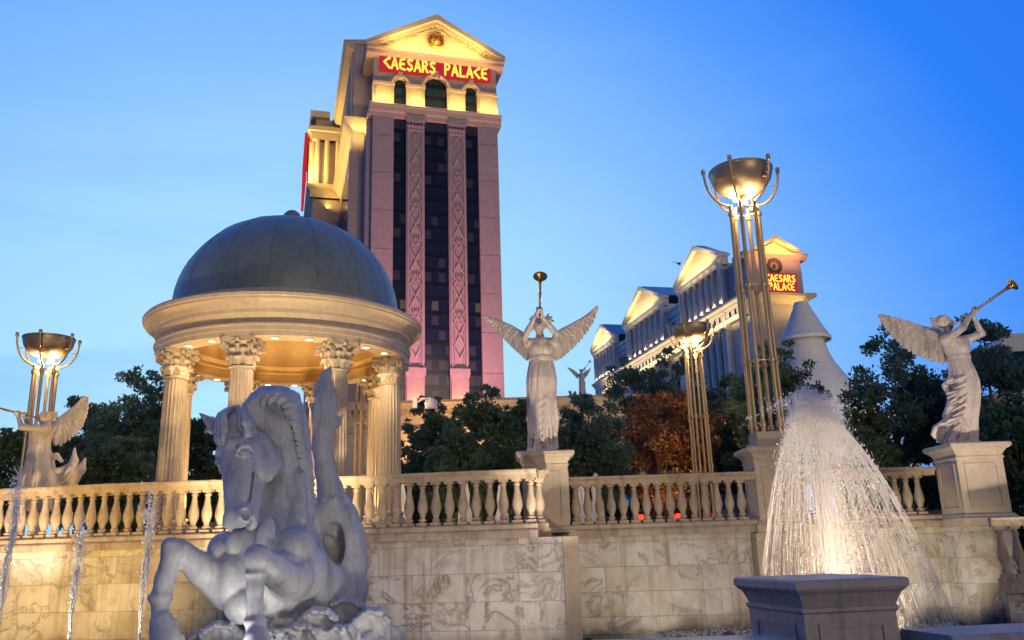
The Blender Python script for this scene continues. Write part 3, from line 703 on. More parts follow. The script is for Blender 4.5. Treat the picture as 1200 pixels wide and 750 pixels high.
# side pavilion far along the left face, with its own sign
PY = y1+L-20; PX = -SW-7.5; zl_s = zl; zl = 112.5
pv = empty('side_pavilion', (0, 0, 0)); pv.parent = T
m = MB(); m.box(PX, -SW, PY, PY+26, 0, zl+8); m.build('pavilion_wall', MT['pinkwall'], pv)
m = MB()
for zz in (102.0, 120.0): m.prism([(PX+.5, zz-4), (PX-1.0, zz-2.2), (PX-2, zz-1), (PX-2, zz), (-SW+.5, zz), (-SW+.5, zz-4)], 'y', PY-1.5, PY+27); m.box(PX-2, -SW+.3, PY-2.2, PY, zz-1.4, zz); m.box(PX-1, -SW+.3, PY-1.4, PY, zz-4, zz-1.4)
for j in range(7): m.tube([(PX-.7, PY+1.5+j*3.8, 102), (PX-.7, PY+1.5+j*3.8, 116.2)], .8, 10)
for xx in (PX+.8, PX+3.5, -SW-.9): m.tube([(xx, PY-.9, 102), (xx, PY-.9, 116.2)], .7, 10)
m.prism([(PX-1.2, 123.2), (PX-1.6, 125.2), (PX+4, 125.2), (PX+4, 123.2)], 'y', PY-1.5, PY+27); m.box(PX+.1, -SW-.1, PY+.2, PY+26, 119, 123.3)
m.build('pavilion_trim', MT['trim'], pv)
m = MB(); m.box(PX-2.9, PX-2.1, PY+1, PY+25, 104, 119); m.build('pavilion_sign', MT['signred'], pv)
zl = zl_s; zlp = 112.5
# lamps washing the tower (floodlights on its own ledges and on the podium roof)
def Tw(x, y, z): return T.matrix_world @ Vector((x, y, z))
T.matrix_world = Matrix.Translation(T.location) @ Matrix.Rotation(TR, 4, 'Z')
YEL = (1, .62, .13)
for xa, xb in ((0, .15), (.28, .40), (.60, .72), (.85, 1.0)):
    xm = (xa+xb)/2*TW; lamp('ledge_flood', 'AREA', Tw(xm, -2.2, z_band1+.3), 640, YEL, (xb-xa)*TW, Tw(xm, .2, z_band1+4.5), sy=.5)
lamp('pediment_flood', 'AREA', Tw(TW/2, -3.2, z_cor+.4), 2900, YEL, TW*.7, Tw(TW/2, .2, z_cor+4.2), sy=.5)
lamp('cornice_flood', 'AREA', Tw(TW/2, -3.0, z_sg1-.5), 500, (1, .45, .15), TW*.9, Tw(TW/2, -.5, z_cor), sy=.4)
for j in range(5): lamp('side_flood', 'AREA', Tw(-SW-3.6, y1+5+j*9, zl-7.5), 620, YEL, 8.6, Tw(-SW-1.0, y1+5+j*9, zl-2.6), sy=.5)
lamp('return_flood', 'AREA', Tw(-2.2, y1-4.5, zl-6.5), 900, YEL, 3, Tw(-2.2, y1-1, zl-2), sy=.5)
lamp('pav_flood', 'AREA', Tw(PX-4, PY-4.5, zlp-9), 7500, YEL, 6, Tw(PX+1, PY, zlp+3), sy=2)
lamp('pav_side_flood', 'AREA', Tw(PX-6.5, PY+12, zlp-8), 8000, YEL, 20, Tw(PX, PY+12, zlp+4), sy=1)
for x_ in (2.4, 10.3, 19.7, 27.6):
    lamp('pink_flood', 'SPOT', Tw(x_, -16, 14), 50000, (1, .36, .40), .8, Tw(x_, 0, 58), 62, 1.0)
for x_ in (10.3, 19.7): lamp('base_flood', 'AREA', Tw(x_, -1.8, z_pil0-6.5), 260, (1, .40, .12), 3.4, Tw(x_, 0, z_pil0), sy=.4)
# ---- low podium building in front of the tower
pz = U(600, 468, 63)[2]-G0
x0_, x1_ = U(478, 468, 63)[0], U(765, 468, 63)[0]
P_ = empty('podium_building', (x0_, 63, G0)); tag(P_, 'low cream building with bracketed cornice below the tall tower', 'building'); W_ = x1_-x0_
m = MB(); m.box(-6, W_, 0, 14, 0, pz-.9)
m.build('wall', MT['trim'], P_)
m = MB(); m.prism([(-.9, pz), (-.9, pz-.2), (-.7, pz-.3), (-.6, pz-.55), (-.15, pz-.7), (-.1, pz-1.9), (-.3, pz-2.0), (-.3, pz-2.2), (.1, pz-2.3), (14, pz-2.3), (14, pz)], 'x', -6.6, W_+.6)
for i in range(int(W_/.42)): m.box(-5.6+i*.42, -5.6+i*.42+.2, -.55, -.1, pz-1.0, pz-.6)
for i in range(9): m.box(-2+i*3.6, -2+i*3.6+.8, -.35, .05, 0, pz-2.3)
m.build('cornice', MT['trim'], P_)
m = MB()
for i in range(8): m.box(-.6+i*3.6, .9+i*3.6, -.04, .06, 2.0, 6.0)
m.build('window', MT['glassW'], P_)
for i in range(4): lamp('podium_flood', 'AREA', (x0_+.5+i*1.3, 61.2, G0+pz-4.5), 90, (1, .5, .16), 1.2, (x0_+.5+i*1.3, 63, G0+pz-1), sy=.3)
for i in range(6): lamp('podium_flood', 'AREA', (x0_+6+i*2.6, 61.2, G0+pz-4.5), 28, (1, .7, .4), 1.8, (x0_+6+i*2.6, 63, G0+pz-1), sy=.3)
# ---- the long columned building on the right
BR = R_(13); A2 = U(880, 345, 250); BW = 17.0
B = empty('columned_hotel', (A2[0], A2[1], G0), BR); tag(B, 'long white columned hotel with three lit pediments and blue roofs', 'building')
B.matrix_world = Matrix.Translation(B.location) @ Matrix.Rotation(BR, 4, 'Z')
def Bw(x, y, z): return B.matrix_world @ Vector((x, y, z))
def BZ(py, px=905): return U(px, py, 250)[2]-G0
zc2 = U(880, 345, 250)[2]-G0; ze = 85.6; zp2 = 90.2; print('right', zc2, ze, zp2)
pavs = [(13, 46, ze+3.2, 8.6), (62, 101, ze+3.6, 9.6), (118, 145, ze+2.6, 8.0)]   # (start, end) along the left face
LEN = 147; zmid = 86.0-2.5
m = MB(); m.box(0, BW, 0, LEN, 0, zmid)
for (a_, b_, ze_, hp_) in pavs: m.box(-.6, BW+1, a_, b_, 0, ze_-1.5)
m.box(-.6, BW-1, .2, 13, 0, ze-1.6)
# recessed columned porches: back walls stay on the block, piers frame them
m.build('wall', MT['whitewall'], B)
wm = MB(); tr = MB(); cl_ = MB(); up = MB()
def fc(m, y, z0, z1, r, x=-1.9, n=10): m.lathe([(r*1.35, 0), (r*1.35, .5), (r, .9), (r*.86, z1-z0-1.6), (r*1.05, z1-z0-1.4), (r*1.5, z1-z0-.2), (r*1.5, z1-z0)], n, (x, y, z0))
for (a_, b_, ze_, hp_) in pavs:
    up.prism([(b_+1.5, ze_+.2), (a_-1.5, ze_+.2), ((a_+b_)/2, ze_+hp_+.2)], 'x', -2.2, -.4)
    n = 6 if b_-a_ < 30 else 7
    for i in range(n):
        y = a_+2.0+(b_-a_-4.0)*i/(n-1); fc(cl_, y, zc2+1.2, ze_-1.5, .95)
        fc(cl_, y, 3, zc2-6.2, 1.15, -2.1)
    for i in range(n-1):
        y = a_+2.0+(b_-a_-4.0)*(i+.5)/(n-1)
        quad_uv(wm, (-.72, y+1.1, zc2+2), (-.72, y-1.1, zc2+2), (-.72, y-1.1, ze_-3.5), (-.72, y+1.1, ze_-3.5), 2.2, 9.9)
        quad_uv(wm, (-.72, y+1.2, 6), (-.72, y-1.2, 6), (-.72, y-1.2, zc2-8), (-.72, y+1.2, zc2-8), 2.2, zc2-14)
    tr.prism([(-3.6, ze_), (-3.6, ze_-.8), (-2.9, ze_-1.3), (-2.7, ze_-2.6), (-.5, ze_-2.6), (-.5, ze_)], 'y', a_-1.8, b_+1.8)
    tr.box(-2.9, -.55, a_-.2, a_+.5, 0, ze_-2.6); tr.box(-2.9, -.55, b_-.5, b_+.2, 0, ze_-2.6)
    for s_ in (0, 1):
        ye = (a_-2.2) if s_ == 0 else (b_+2.2); ym = (a_+b_)/2
        tr.prism([(ye, ze_), (ye, ze_+1.2), (ym, ze_+hp_+1.5), (ym, ze_+hp_-.2)], 'x', -3.7, -.4)
for (a_, b_) in ((46, 62), (101, 118)):
    n = int((b_-a_)/5.4)
    for i in range(n):
        y = a_+(b_-a_)*(i+.5)/n
        quad_uv(wm, (-.06, y+1.2, zc2+2.2), (-.06, y-1.2, zc2+2.2), (-.06, y-1.2, zmid-4.5), (-.06, y+1.2, zmid-4.5), 2.2, 6.6)
        quad_uv(wm, (-.06, y+1.2, 6), (-.06, y-1.2, 6), (-.06, y-1.2, zc2-8), (-.06, y+1.2, zc2-8), 2.2, zc2-14)
        tr.box(-.55, -.01, y+1.9, y+3.4, zc2+1.2, zmid-3); tr.box(-.55, -.01, y+1.9, y+3.4, 2, zc2-6)
        tr.prism([(y-1.7, zmid-4.2), (y+1.7, zmid-4.2), (y, zmid-3.0)], 'x', -.5, -.01)
    tr.prism([(-1.6, zmid+.8), (-1.6, zmid), (-.9, zmid-.6), (-.7, zmid-2.2), (.05, zmid-2.4), (.05, zmid+.8)], 'y', a_+.2, b_-.2)
# the lit string course, with small square windows under it
tr.prism([(-3.9, zc2), (-3.9, zc2-.7), (-3.0, zc2-1.3), (-2.9, zc2-2.0), (.02, zc2-2.0), (.02, zc2)], 'y', -1.5, LEN)
tr.prism([(-3.2, zc2-5.2), (-3.2, zc2-5.8), (-2.4, zc2-6.4), (.02, zc2-6.4), (.02, zc2-5.2)], 'y', -.5, LEN)
bandw = MB(); bandw.box(-2.4, .03, .2, LEN-.5, zc2-5.21, zc2-1.99)
wm2 = MB()
for i in range(40): y = 2+i*3.6; wm2.box(-2.48, -2.3, y, y+1.2, zc2-4.6, zc2-3.0)
bandw.build('band_wall', MT['whitewall'], B); wm2.build('small_window', MT['glassW'], B)
wm.build('window', MT['glassW'], B, fix=False); tr.build('cornice', MT['whitewall'], B); cl_.build('column', MT['whitewall'], B, 40)
up.build('pediment', MT['trim'], B)
rf_ = MB()
for (a_, b_, ze_, hp_) in pavs[1:]:
    rf_.prism([(b_+2.4, ze_+1.2), ((a_+b_)/2, ze_+hp_+1.7), (a_-2.4, ze_+1.2)], 'x', -2.0, BW+1.2)
a_, b_, ze_, hp_ = pavs[0]; rf_.prism([(b_+2.4, ze_+1.2), ((a_+b_)/2, ze_+hp_+1.7), (a_-1, ze_+1.2)], 'x', -2.0, 1)
rf_.build('roof', MT['roofblue'], B)
# end block with the sign and its own pediment
m = MB(); m.box(-1, BW+.6, -.8, 12.8, zc2, ze-1); m.box(-.5, BW, -.5, 12, 0, zc2); m.build('end_wall', MT['pinkwall'], B)
m = MB()
m.prism([(-2.4, ze+.4), (-2.4, ze-.3), (-1.7, ze-.8), (-.9, ze-1.4), (5, ze-1.4), (5, ze+.4)], 'x', -2.5, BW+2.6)
m.prism([(-3.2, zc2), (-3.2, zc2-.8), (-2.2, zc2-1.5), (-1.0, zc2-3.0), (5, zc2-3), (5, zc2)], 'x', -2.3, BW-.4)
m.prism([(BW-.3, zc2+.2), (BW-.3, zc2-3.2), (BW+1, zc2-1.8), (BW+3.2, zc2-1.0), (BW+3.2, zc2+.2)], 'y', -3.4, 12)
for s_ in (-1, 1):
    xm = 9.0; hw_ = 8.2; xe = xm+s_*hw_; m.prism([(xe, ze+.4), (xe, ze+1.2), (xm, zp2+1.2), (xm, zp2)], 'y', -2.8, 6)
m.build('end_cornice', MT['trim'], B)
m = MB(); xm = 9.0; hw_ = 7.2; m.prism([(xm-hw_, ze+.41), (xm+hw_, ze+.41), (xm, zp2-.4)], 'y', -.9, 6); m.build('end_pediment', MT['trim'], B)
sg = empty('sign', (0, 0, 0)); sg.parent = B
zs0, zs1 = U(915, 343, 252)[2]-G0, U(915, 321.5, 252)[2]-G0
m = MB(); m.box(4.2, 15.3, -1.3, -.82, zs0, zs1); m.build('sign_panel', MT['signred'], sg)
lettering('sign_letters', 'CAESARS', 10.2, (zs1-zs0)*.36, MT['signyel'], sg, (4.8, -1.33, zs0+(zs1-zs0)*.54), .2, .17)
lettering('sign_letters', 'PALACE', 8.8, (zs1-zs0)*.36, MT['signyel'], sg, (5.6, -1.33, zs0+(zs1-zs0)*.09), .2, .17)
m = MB(); zc_ = U(909, 313, 252)[2]-G0; xc_ = 8.4
m.tube([(xc_+1.7*math.sin(2*math.pi*i/18), -1.1, zc_+1.7*math.cos(2*math.pi*i/18)) for i in range(19)], .35, 6)
for i in range(20): an = R_(-150+i*300/19); m.lathe([(0, -.6), (.35, 0), (0, .6)], 6, (xc_+2.2*math.sin(an), -1.3, zc_+2.2*math.cos(an)))
m.lathe([(0, -1), (.6, -.3), (.6, .3), (0, 1)], 8, (xc_, -1.1, zc_)); m.build('wreath_emblem', plain('dark_bronze', (.12, .10, .09), .5, .5), B)
m = MB(); m.tube([(4, 60, zmid), (4, 60, zmid+15)], .12, 5); m.build('antenna', MT['whitewall'], B)
lamp('end_ped', 'AREA', Bw(xm, -4.2, ze+.8), 1000, YEL, BW*.7, Bw(xm, -.9, ze+3.5), sy=.5)
lamp('end_cor', 'AREA', Bw(xm+2, -6, zc2-5.5), 900, YEL, BW, Bw(xm, -1.5, zc2-1.5), sy=.5)
lamp('end_cor2', 'AREA', Bw(xm, -4.5, ze-3), 900, (1, .35, .15), BW, Bw(xm, -1.5, ze), sy=.5)
for (a_, b_, ze_, hp_) in pavs:
    ym = (a_+b_)/2; lamp('ped_flood', 'AREA', Bw(-6.2, ym, ze_+.6), 2600, (1, .70, .25), (b_-a_)*.7, Bw(-2, ym, ze_+hp_*.45), sy=.5)
    n = 6 if b_-a_ < 30 else 7
    for i in range(n): lamp('column_flood', 'POINT', Bw(-3.3, a_+2.0+(b_-a_-4.0)*i/(n-1)-.9, zc2+1.6), 150, (1, .7, .38), .2)
for j in range(7): lamp('band_flood', 'AREA', Bw(-4.6, 9+j*19, zc2-6.6), 1000, (1, .68, .26), 19, Bw(-2.4, 9+j*19, zc2-2.5), sy=.5)
# ---- white conical tent tower beside it
cx_, cy_ = U(944, 400, 215)[:2]; zb_ = U(944, 399, 215)[2]; za_ = U(940, 340, 215)[2]
q = empty('conical_tower', (cx_, cy_, G0)); tag(q, 'white conical tent tower with flared cap beside the columned hotel', 'tower')
zb_ -= G0; za_ -= G0
m = MB(); m.lathe([(6.05, zb_), (6.4, zb_-.3), (6.45, zb_+.5), (6.1, zb_+.9), (5.1, zb_+2.6), (4.1, zb_+4.6), (3.1, zb_+6.8), (2.3, zb_+8.6), (1.7, zb_+10.2), (0, zb_+10.3)], 64); m.build('cap', MT['whitewall'], q, 40)
pr = []
for i in range(14):
    t_ = i/13; z = zb_*(1-t_)+0; pr.append((4.75+15*(1-(1-t_))**1.0*.9+0*t_, z))
pr = [(4.5, zb_+.3), (4.65, zb_-1.0), (5.3, zb_-3.6), (6.5, zb_-6.5), (8.3, zb_-9.4), (10.3, zb_-12.3), (12.8, zb_-16), (15, zb_-20), (18.5, zb_-26), (23, zb_-35), (28, 0)]
m = MB(); m.lathe(pr, 96, rf=lambda an, i: 1+.006*math.cos(an*48)); m.build('skirt', MT['whitewall'], q, 40)
lamp('cone_flood', 'AREA', (cx_+4, cy_-62, 12), 12000, (1, .85, .66), 6, (cx_+3, cy_, zb_-4), sy=3)
# ---- building edge at the far right
e0 = U(1172, 392, 60); m = MB(); q = empty('side_building', (e0[0], 60, G0)); tag(q, 'glass fronted building behind the trees at the right edge', 'building')
hh = e0[2]-G0
m.box(0, 16, 0, 14, hh-1.3, hh); m.box(0, 16, .5, 14, 0, hh-3.6); m.build('wall', MT['whitewall'], q)
m = MB(); quad_uv(m, (.2, .45, hh-3.6), (16, .45, hh-3.6), (16, .45, hh-1.3), (.2, .45, hh-1.3), 16, 3.3); m.build('window', MT['glassW'], q, fix=False)
q.rotation_euler.z = R_(-12)
# ------------------------------------------------------------------ signed-distance sculpting
class Sculpt:
    def __init__(s, lo, hi, h):
        s.lo = np.array(lo, float); s.h = h; n = np.ceil((np.array(hi)-s.lo)/h).astype(int)+1
        s.n = n; s.ax = [s.lo[i]+h*np.arange(n[i]) for i in range(3)]; s.F = np.full(n, 1.0, np.float32)
    def sl(s, lo, hi):
        a = np.clip(np.floor((np.array(lo)-s.lo)/s.h).astype(int), 0, s.n); b = np.clip(np.ceil((np.array(hi)-s.lo)/s.h).astype(int)+1, 0, s.n)
        if (b <= a).any(): return None
        sl = tuple(slice(a[i], b[i]) for i in range(3))
        X, Y, Z = np.meshgrid(*[s.ax[i][sl[i]].astype(np.float32) for i in range(3)], indexing='ij', sparse=True)
        return sl, X, Y, Z
    def put(s, lo, hi, fn, k=.05, sub=False):
        m = k+2*s.h+.02; q = s.sl(np.array(lo)-m, np.array(hi)+m)
        if q is None: return
        sl, X, Y, Z = q; d = fn(X, Y, Z).astype(np.float32); f = s.F[sl]
        if sub: d = -d; h_ = np.clip(.5+.5*(d-f)/k, 0, 1); s.F[sl] = f*(1-h_)+d*h_+k*h_*(1-h_)
        else: h_ = np.clip(.5+.5*(f-d)/k, 0, 1); s.F[sl] = f*(1-h_)+d*h_-k*h_*(1-h_)
    def cone(s, a, b, ra, rb, k=.05, sub=False, flat=None):
        """tapered limb; flat=(axis, factor) squeezes it along an axis"""
        a = np.array(a, float); b = np.array(b, float); r = max(ra, rb)
        ba = b-a; L2 = max(1e-9, ba@ba)
        if flat is not None: fa, ff = np.array(flat[0], float), flat[1]; fa = fa/np.linalg.norm(fa)
        def fn(X, Y, Z):
            x, y, z = X-a[0], Y-a[1], Z-a[2]
            t = np.clip((x*ba[0]+y*ba[1]+z*ba[2])/L2, 0, 1)
            x, y, z = x-t*ba[0], y-t*ba[1], z-t*ba[2]
            if flat is not None:
                p = (x*fa[0]+y*fa[1]+z*fa[2])*(1/ff-1); x, y, z = x+p*fa[0], y+p*fa[1], z+p*fa[2]
            return (np.sqrt(x*x+y*y+z*z)-(ra+(rb-ra)*t))*(min(1, ff) if flat is not None else 1)
        s.put(np.minimum(a, b)-r, np.maximum(a, b)+r, fn, k, sub)
    def chain(s, pts, rs, k=.05, **kw):
        for i in range(len(pts)-1): s.cone(pts[i], pts[i+1], rs[i], rs[i+1], k, **kw)
    def ell(s, c, r, k=.05, M=None, sub=False):
        """ellipsoid; M rows = its local axes"""
        c = np.array(c, float); r = np.array(r, float); M = np.eye(3) if M is None else np.array(M, float); R = r.max()
        def fn(X, Y, Z):
            x, y, z = X-c[0], Y-c[1], Z-c[2]
            u = [(x*M[i, 0]+y*M[i, 1]+z*M[i, 2])/r[i] for i in range(3)]
            q = np.sqrt(u[0]**2+u[1]**2+u[2]**2); g = np.sqrt((u[0]/r[0])**2+(u[1]/r[1])**2+(u[2]/r[2])**2)+1e-6
            return q*(q-1)/g
        s.put(c-R, c+R, fn, k, sub)
    def column(s, zs, cx, cy, a, b, k=.04, fold=None):
        """stack of ellipses along z, optional fold(theta, z) factor on the radius"""
        zs = np.array(zs, float); o = np.argsort(zs); zs = zs[o]; A_ = [np.array(v, float)[o] for v in (cx, cy, a, b)]
        lo = [min(A_[0]-A_[2])-.05, min(A_[1]-A_[3])-.05, zs[0]]; hi = [max(A_[0]+A_[2])+.05, max(A_[1]+A_[3])+.05, zs[-1]]
        def fn(X, Y, Z):
            z1 = np.clip(Z, zs[0], zs[-1]); v = [np.interp(z1.ravel(), zs, q).reshape(z1.shape) for q in A_]
            x, y = (X-v[0]), (Y-v[1]); th = np.arctan2(y/v[3], x/v[2]); f = fold(th, Z, v) if fold else 1.0
            q = np.sqrt((x/(v[2]*f))**2+(y/(v[3]*f))**2); d = (q-1)*np.minimum(v[2], v[3])*.85
            e = np.maximum(zs[0]-Z, Z-zs[-1]); return np.maximum(d, e)
        s.put(lo, hi, fn, k)
    def offset(s, lo, hi, fn):
        q = s.sl(lo, hi)
        if q is None: return
        sl, X, Y, Z = q; s.F[sl] = s.F[sl]+fn(X, Y, Z).astype(np.float32)
    def mesh(s, smooth=1):
        F = s.F; ins = F < 0; nx, ny, nz = F.shape
        c = np.zeros((nx-1, ny-1, nz-1), np.int8)
        for i in (0, 1):
            for j in (0, 1):
                for k in (0, 1): c += ins[i:nx-1+i, j:ny-1+j, k:nz-1+k]
        act = (c > 0) & (c < 8); idx = np.full(act.shape, -1, np.int64); I = np.argwhere(act); idx[act] = np.arange(len(I))
        acc = np.zeros((len(I), 3)); cnt = np.zeros(len(I))
        off = [(i, j, k) for i in (0, 1) for j in (0, 1) for k in (0, 1)]
        for a in range(8):
            for b in range(a+1, 8):
                d = np.subtract(off[b], off[a])
                if np.abs(d).sum() != 1: continue
                fa = F[I[:, 0]+off[a][0], I[:, 1]+off[a][1], I[:, 2]+off[a][2]]; fb = F[I[:, 0]+off[b][0], I[:, 1]+off[b][1], I[:, 2]+off[b][2]]
                x = (fa < 0) != (fb < 0); t = np.where(x, fa/np.where(x, fa-fb, 1), 0)
                acc[x] += (np.array(off[a])+t[:, None]*d)[x]; cnt[x] += 1
        V = s.lo+(I+acc/cnt[:, None])*s.h; Q = []
        for ax in range(3):
            sh = [slice(None)]*3; sh2 = [slice(None)]*3; sh[ax] = slice(0, -1); sh2[ax] = slice(1, None)
            e = ins[tuple(sh)] != ins[tuple(sh2)]; E_ = np.argwhere(e); o1, o2 = [(1, 2), (2, 0), (0, 1)][ax]
            ok = (E_[:, o1] > 0) & (E_[:, o2] > 0) & (E_[:, o1] < s.n[o1]-1) & (E_[:, o2] < s.n[o2]-1); E_ = E_[ok]
            def at(d1, d2): P = E_.copy(); P[:, o1] += d1; P[:, o2] += d2; return idx[P[:, 0], P[:, 1], P[:, 2]]
            q = np.stack([at(-1, -1), at(0, -1), at(0, 0), at(-1, 0)], 1); fl = ins[tuple(sh)][tuple(E_.T)]; q[~fl] = q[~fl][:, ::-1]; Q.append(q)
        Q = np.concatenate(Q); Q = Q[(Q >= 0).all(1)]
        for _ in range(smooth):
            A_ = np.zeros_like(V); n_ = np.zeros(len(V))
            for i in range(4): np.add.at(A_, Q[:, i], V[Q[:, (i+1) % 4]]); np.add.at(n_, Q[:, i], 1); np.add.at(A_, Q[:, i], V[Q[:, (i-1) % 4]]); np.add.at(n_, Q[:, i], 1)
            V = V*.5+.5*A_/np.maximum(1, n_)[:, None]
        return V, Q
def sculpt_obj(name, sc, mat, parent, org, smooth=1):
    V, Q = sc.mesh(smooth); me = bpy.data.meshes.new(name); V = V-np.array(org)
    me.vertices.add(len(V)); me.vertices.foreach_set('co', V.ravel().astype('f'))
    me.loops.add(len(Q)*4); me.loops.foreach_set('vertex_index', Q.ravel().astype('i'))
    me.polygons.add(len(Q)); me.polygons.foreach_set('loop_start', (np.arange(len(Q))*4).astype('i')); me.polygons.foreach_set('loop_total', np.full(len(Q), 4, 'i'))
    me.polygons.foreach_set('use_smooth', np.ones(len(Q), bool)); me.update(calc_edges=True); me.validate(); me.materials.append(mat)
    o = bpy.data.objects.new(name, me); COL.objects.link(o); o.parent = parent
    return o
# ------------------------------------------------------------------ trumpeting angels
def wing_mesh(root_pts, lead_pts, trail_pts, normal, thick=.05, n=15, cup=.08):
    """feathers fanned between a leading edge and a trailing outline (lists of 3D points, root to tip)"""
    def interp(P, t):
        P = np.array(P); L = np.concatenate([[0], np.cumsum(np.linalg.norm(np.diff(P, axis=0), axis=1))]); L /= L[-1]
        return np.array([np.interp(t, L, P[:, i]) for i in range(3)])
    N = np.array(normal, float); N /= np.linalg.norm(N); m = MB()
    def feather(a, b, w, lift, seg=7):
        a, b = np.array(a), np.array(b); d = b-a; L = np.linalg.norm(d); d = d/L; s_ = np.cross(N, d); s_ /= np.linalg.norm(s_)
        V = []; prof = [(.0, .75), (.2, .95), (.45, 1.), (.7, 1.), (.86, .86), (.95, .58), (1., .22)]
        for t, ww in prof:
            c_ = a+d*L*t+N*(lift-cup*.35*L*math.sin(math.pi*t)*.5)+s_*.12*w*math.sin(t*2)
            for (u, v) in ((-1, 0), (-.5, .010), (0, .026), (.5, .010), (1, -.004)): V.append(c_+s_*w*ww*u+N*v)
            for (u, v) in ((.6, -.02), (-.6, -.02)): V.append(c_+s_*w*ww*u+N*v)
        F = []
        for i in range(len(prof)-1):
            for j in range(7): F.append((i*7+j, i*7+(j+1) % 7, (i+1)*7+(j+1) % 7, (i+1)*7+j))
        F += [tuple(range(7))[::-1], tuple(range((len(prof)-1)*7, len(prof)*7))]
        m.add(V, F)
    for i in range(n):                         # long flight feathers
        t = (i+.5)/n; a = interp(lead_pts, .12+t*.84); b = interp(trail_pts, t)
        L = np.linalg.norm(b-a); feather(a, b, .062+.02*(1-t)+(.01 if t > .8 else 0), -.012*(i % 2)+.006)
    for row, (fr, w, nn, lf) in enumerate(((.55, .062, n, .032), (.26, .058, n+1, .06))):
        for i in range(nn):
            t = (i+.5)/nn; a = interp(lead_pts, .02+t*.92); b = interp(trail_pts, min(1, t*.98)); b = a+(b-a)*fr*(1-.15*t)
            feather(a, b, w, lf-.01*(i % 2), 5)
    P = [interp(lead_pts, t) for t in np.linspace(0, 1, 14)]
    m.tube([tuple(p+N*.03) for p in P], [thick*(1.25-.85*t) for t in np.linspace(0, 1, 14)], 8)
    # shell behind the feathers so no light leaks between them
    V = []; 
    for t in np.linspace(0, 1, 16):
        a = interp(lead_pts, t); b = interp(trail_pts, t); b = a+(b-a)*.86
        for q in (0, .5, 1): V += [a+(b-a)*q-N*.012]
        for q in (1, .5, 0): V += [a+(b-a)*q-N*.035]
    F = [(i*6+j, i*6+(j+1) % 6, (i+1)*6+(j+1) % 6, (i+1)*6+j) for i in range(15) for j in range(6)]+[tuple(range(6))[::-1], tuple(range(90, 96))]
    m.add(V, F)
    return m
def head(S, c, fwd, up, r, hairk=.02):
    """stone head: skull, jaw, brow, nose, lips, chin, ears"""
    f = np.array(fwd, float); f /= np.linalg.norm(f); u = np.array(up, float); u -= f*(u@f); u /= np.linalg.norm(u); l = np.cross(u, f)
    c = np.array(c, float); P = lambda a, b, d: c+f*a*r+u*b*r+l*d*r
    S.ell(P(-.12, .22, 0), (r*.98, r*.86, r*.80), .03, [f, u, l]); S.ell(P(.25, -.30, 0), (r*.66, r*.82, r*.60), .04, [f, u, l])
    S.ell(P(.52, -.88, 0), (r*.24, r*.2, r*.26), .03, [f, u, l])
    for s_ in (-1, 1):
        S.ell(P(.82, .05, .33*s_), (r*.16, r*.13, r*.20), .015, [f, u, l], sub=True); S.ell(P(.70, .04, .33*s_), (r*.15, r*.12, r*.17), .006, [f, u, l])
        S.cone(P(.80, .24, .12*s_), P(.66, .22, .52*s_), r*.09, r*.07, .02); S.ell(P(.62, -.25, .38*s_), (r*.24, r*.2, r*.22), .03, [f, u, l])
        S.ell(P(-.1, -.02, .82*s_), (r*.14, r*.24, r*.08), .01, [f, u, l])
    S.cone(P(.84, .18, 0), P(1.08, -.26, 0), r*.08, r*.14, .02); S.ell(P(.86, -.54, 0), (r*.12, r*.07, r*.22), .012, [f, u, l]); S.ell(P(.84, -.66, 0), (r*.11, r*.06, r*.18), .012, [f, u, l])
    return P
def trumpet(a, b, parent, org, r=.028):
    a, b = Vector(a), Vector(b); L = (b-a).length
    m = MB(); ts = [0, .01, .02, .05, .3, .305, .33, .335, .62, .625, .65, .655, .86, .92, .96, .985, .995, 1, 1, .985, .93]
    rr = [.035, .04, .02, .016, .019, .03, .03, .019, .022, .034, .034, .022, .026, .04, .065, .10, .125, .135, .13, .09, .02]
    q = (b-a).normalized().to_track_quat('Z', 'Y').to_matrix().to_4x4(); mm = Matrix.Translation(a-Vector(org)) @ q
    m2 = MB().lathe([(x, t*L) for x, t in zip(rr, ts)], 20); m.add([mm @ Vector(v) for v in m2.V], m2.F)
    return m.build('trumpet', MT['gold'], parent, 40)
def hand(S, c, ax, side, up, s=.16):
    """palm plus four fingers curled round a rod along ax, thumb on the other side"""
    ax = np.array(ax, float); ax /= np.linalg.norm(ax); sd = np.array(side, float); sd -= ax*(sd@ax); sd /= np.linalg.norm(sd); nn = np.cross(ax, sd); c = np.array(c, float)
    S.ell(c+sd*s*.22, (s*.30, s*.16, s*.34), .015, [ax, sd, nn])
    for i, L in enumerate((.92, 1., .95, .78)):
        o_ = ax*(i-1.5)*s*.155; p0 = c+o_+sd*s*.20+nn*s*.18; p1 = c+o_-sd*s*.08*L+nn*s*.30; p2 = c+o_-sd*s*.30*L+nn*s*.08; p3 = c+o_-sd*s*.24*L-nn*s*.12
        S.chain([p0, p1, p2, p3], [s*.085, s*.078, s*.07, s*.06], .006)
    S.chain([c+sd*s*.25-ax*s*.28, c+sd*s*.05-ax*s*.30-nn*s*.18, c-sd*s*.18-ax*s*.18-nn*s*.2], [s*.1, s*.085, s*.07], .01)
H_ = .0125
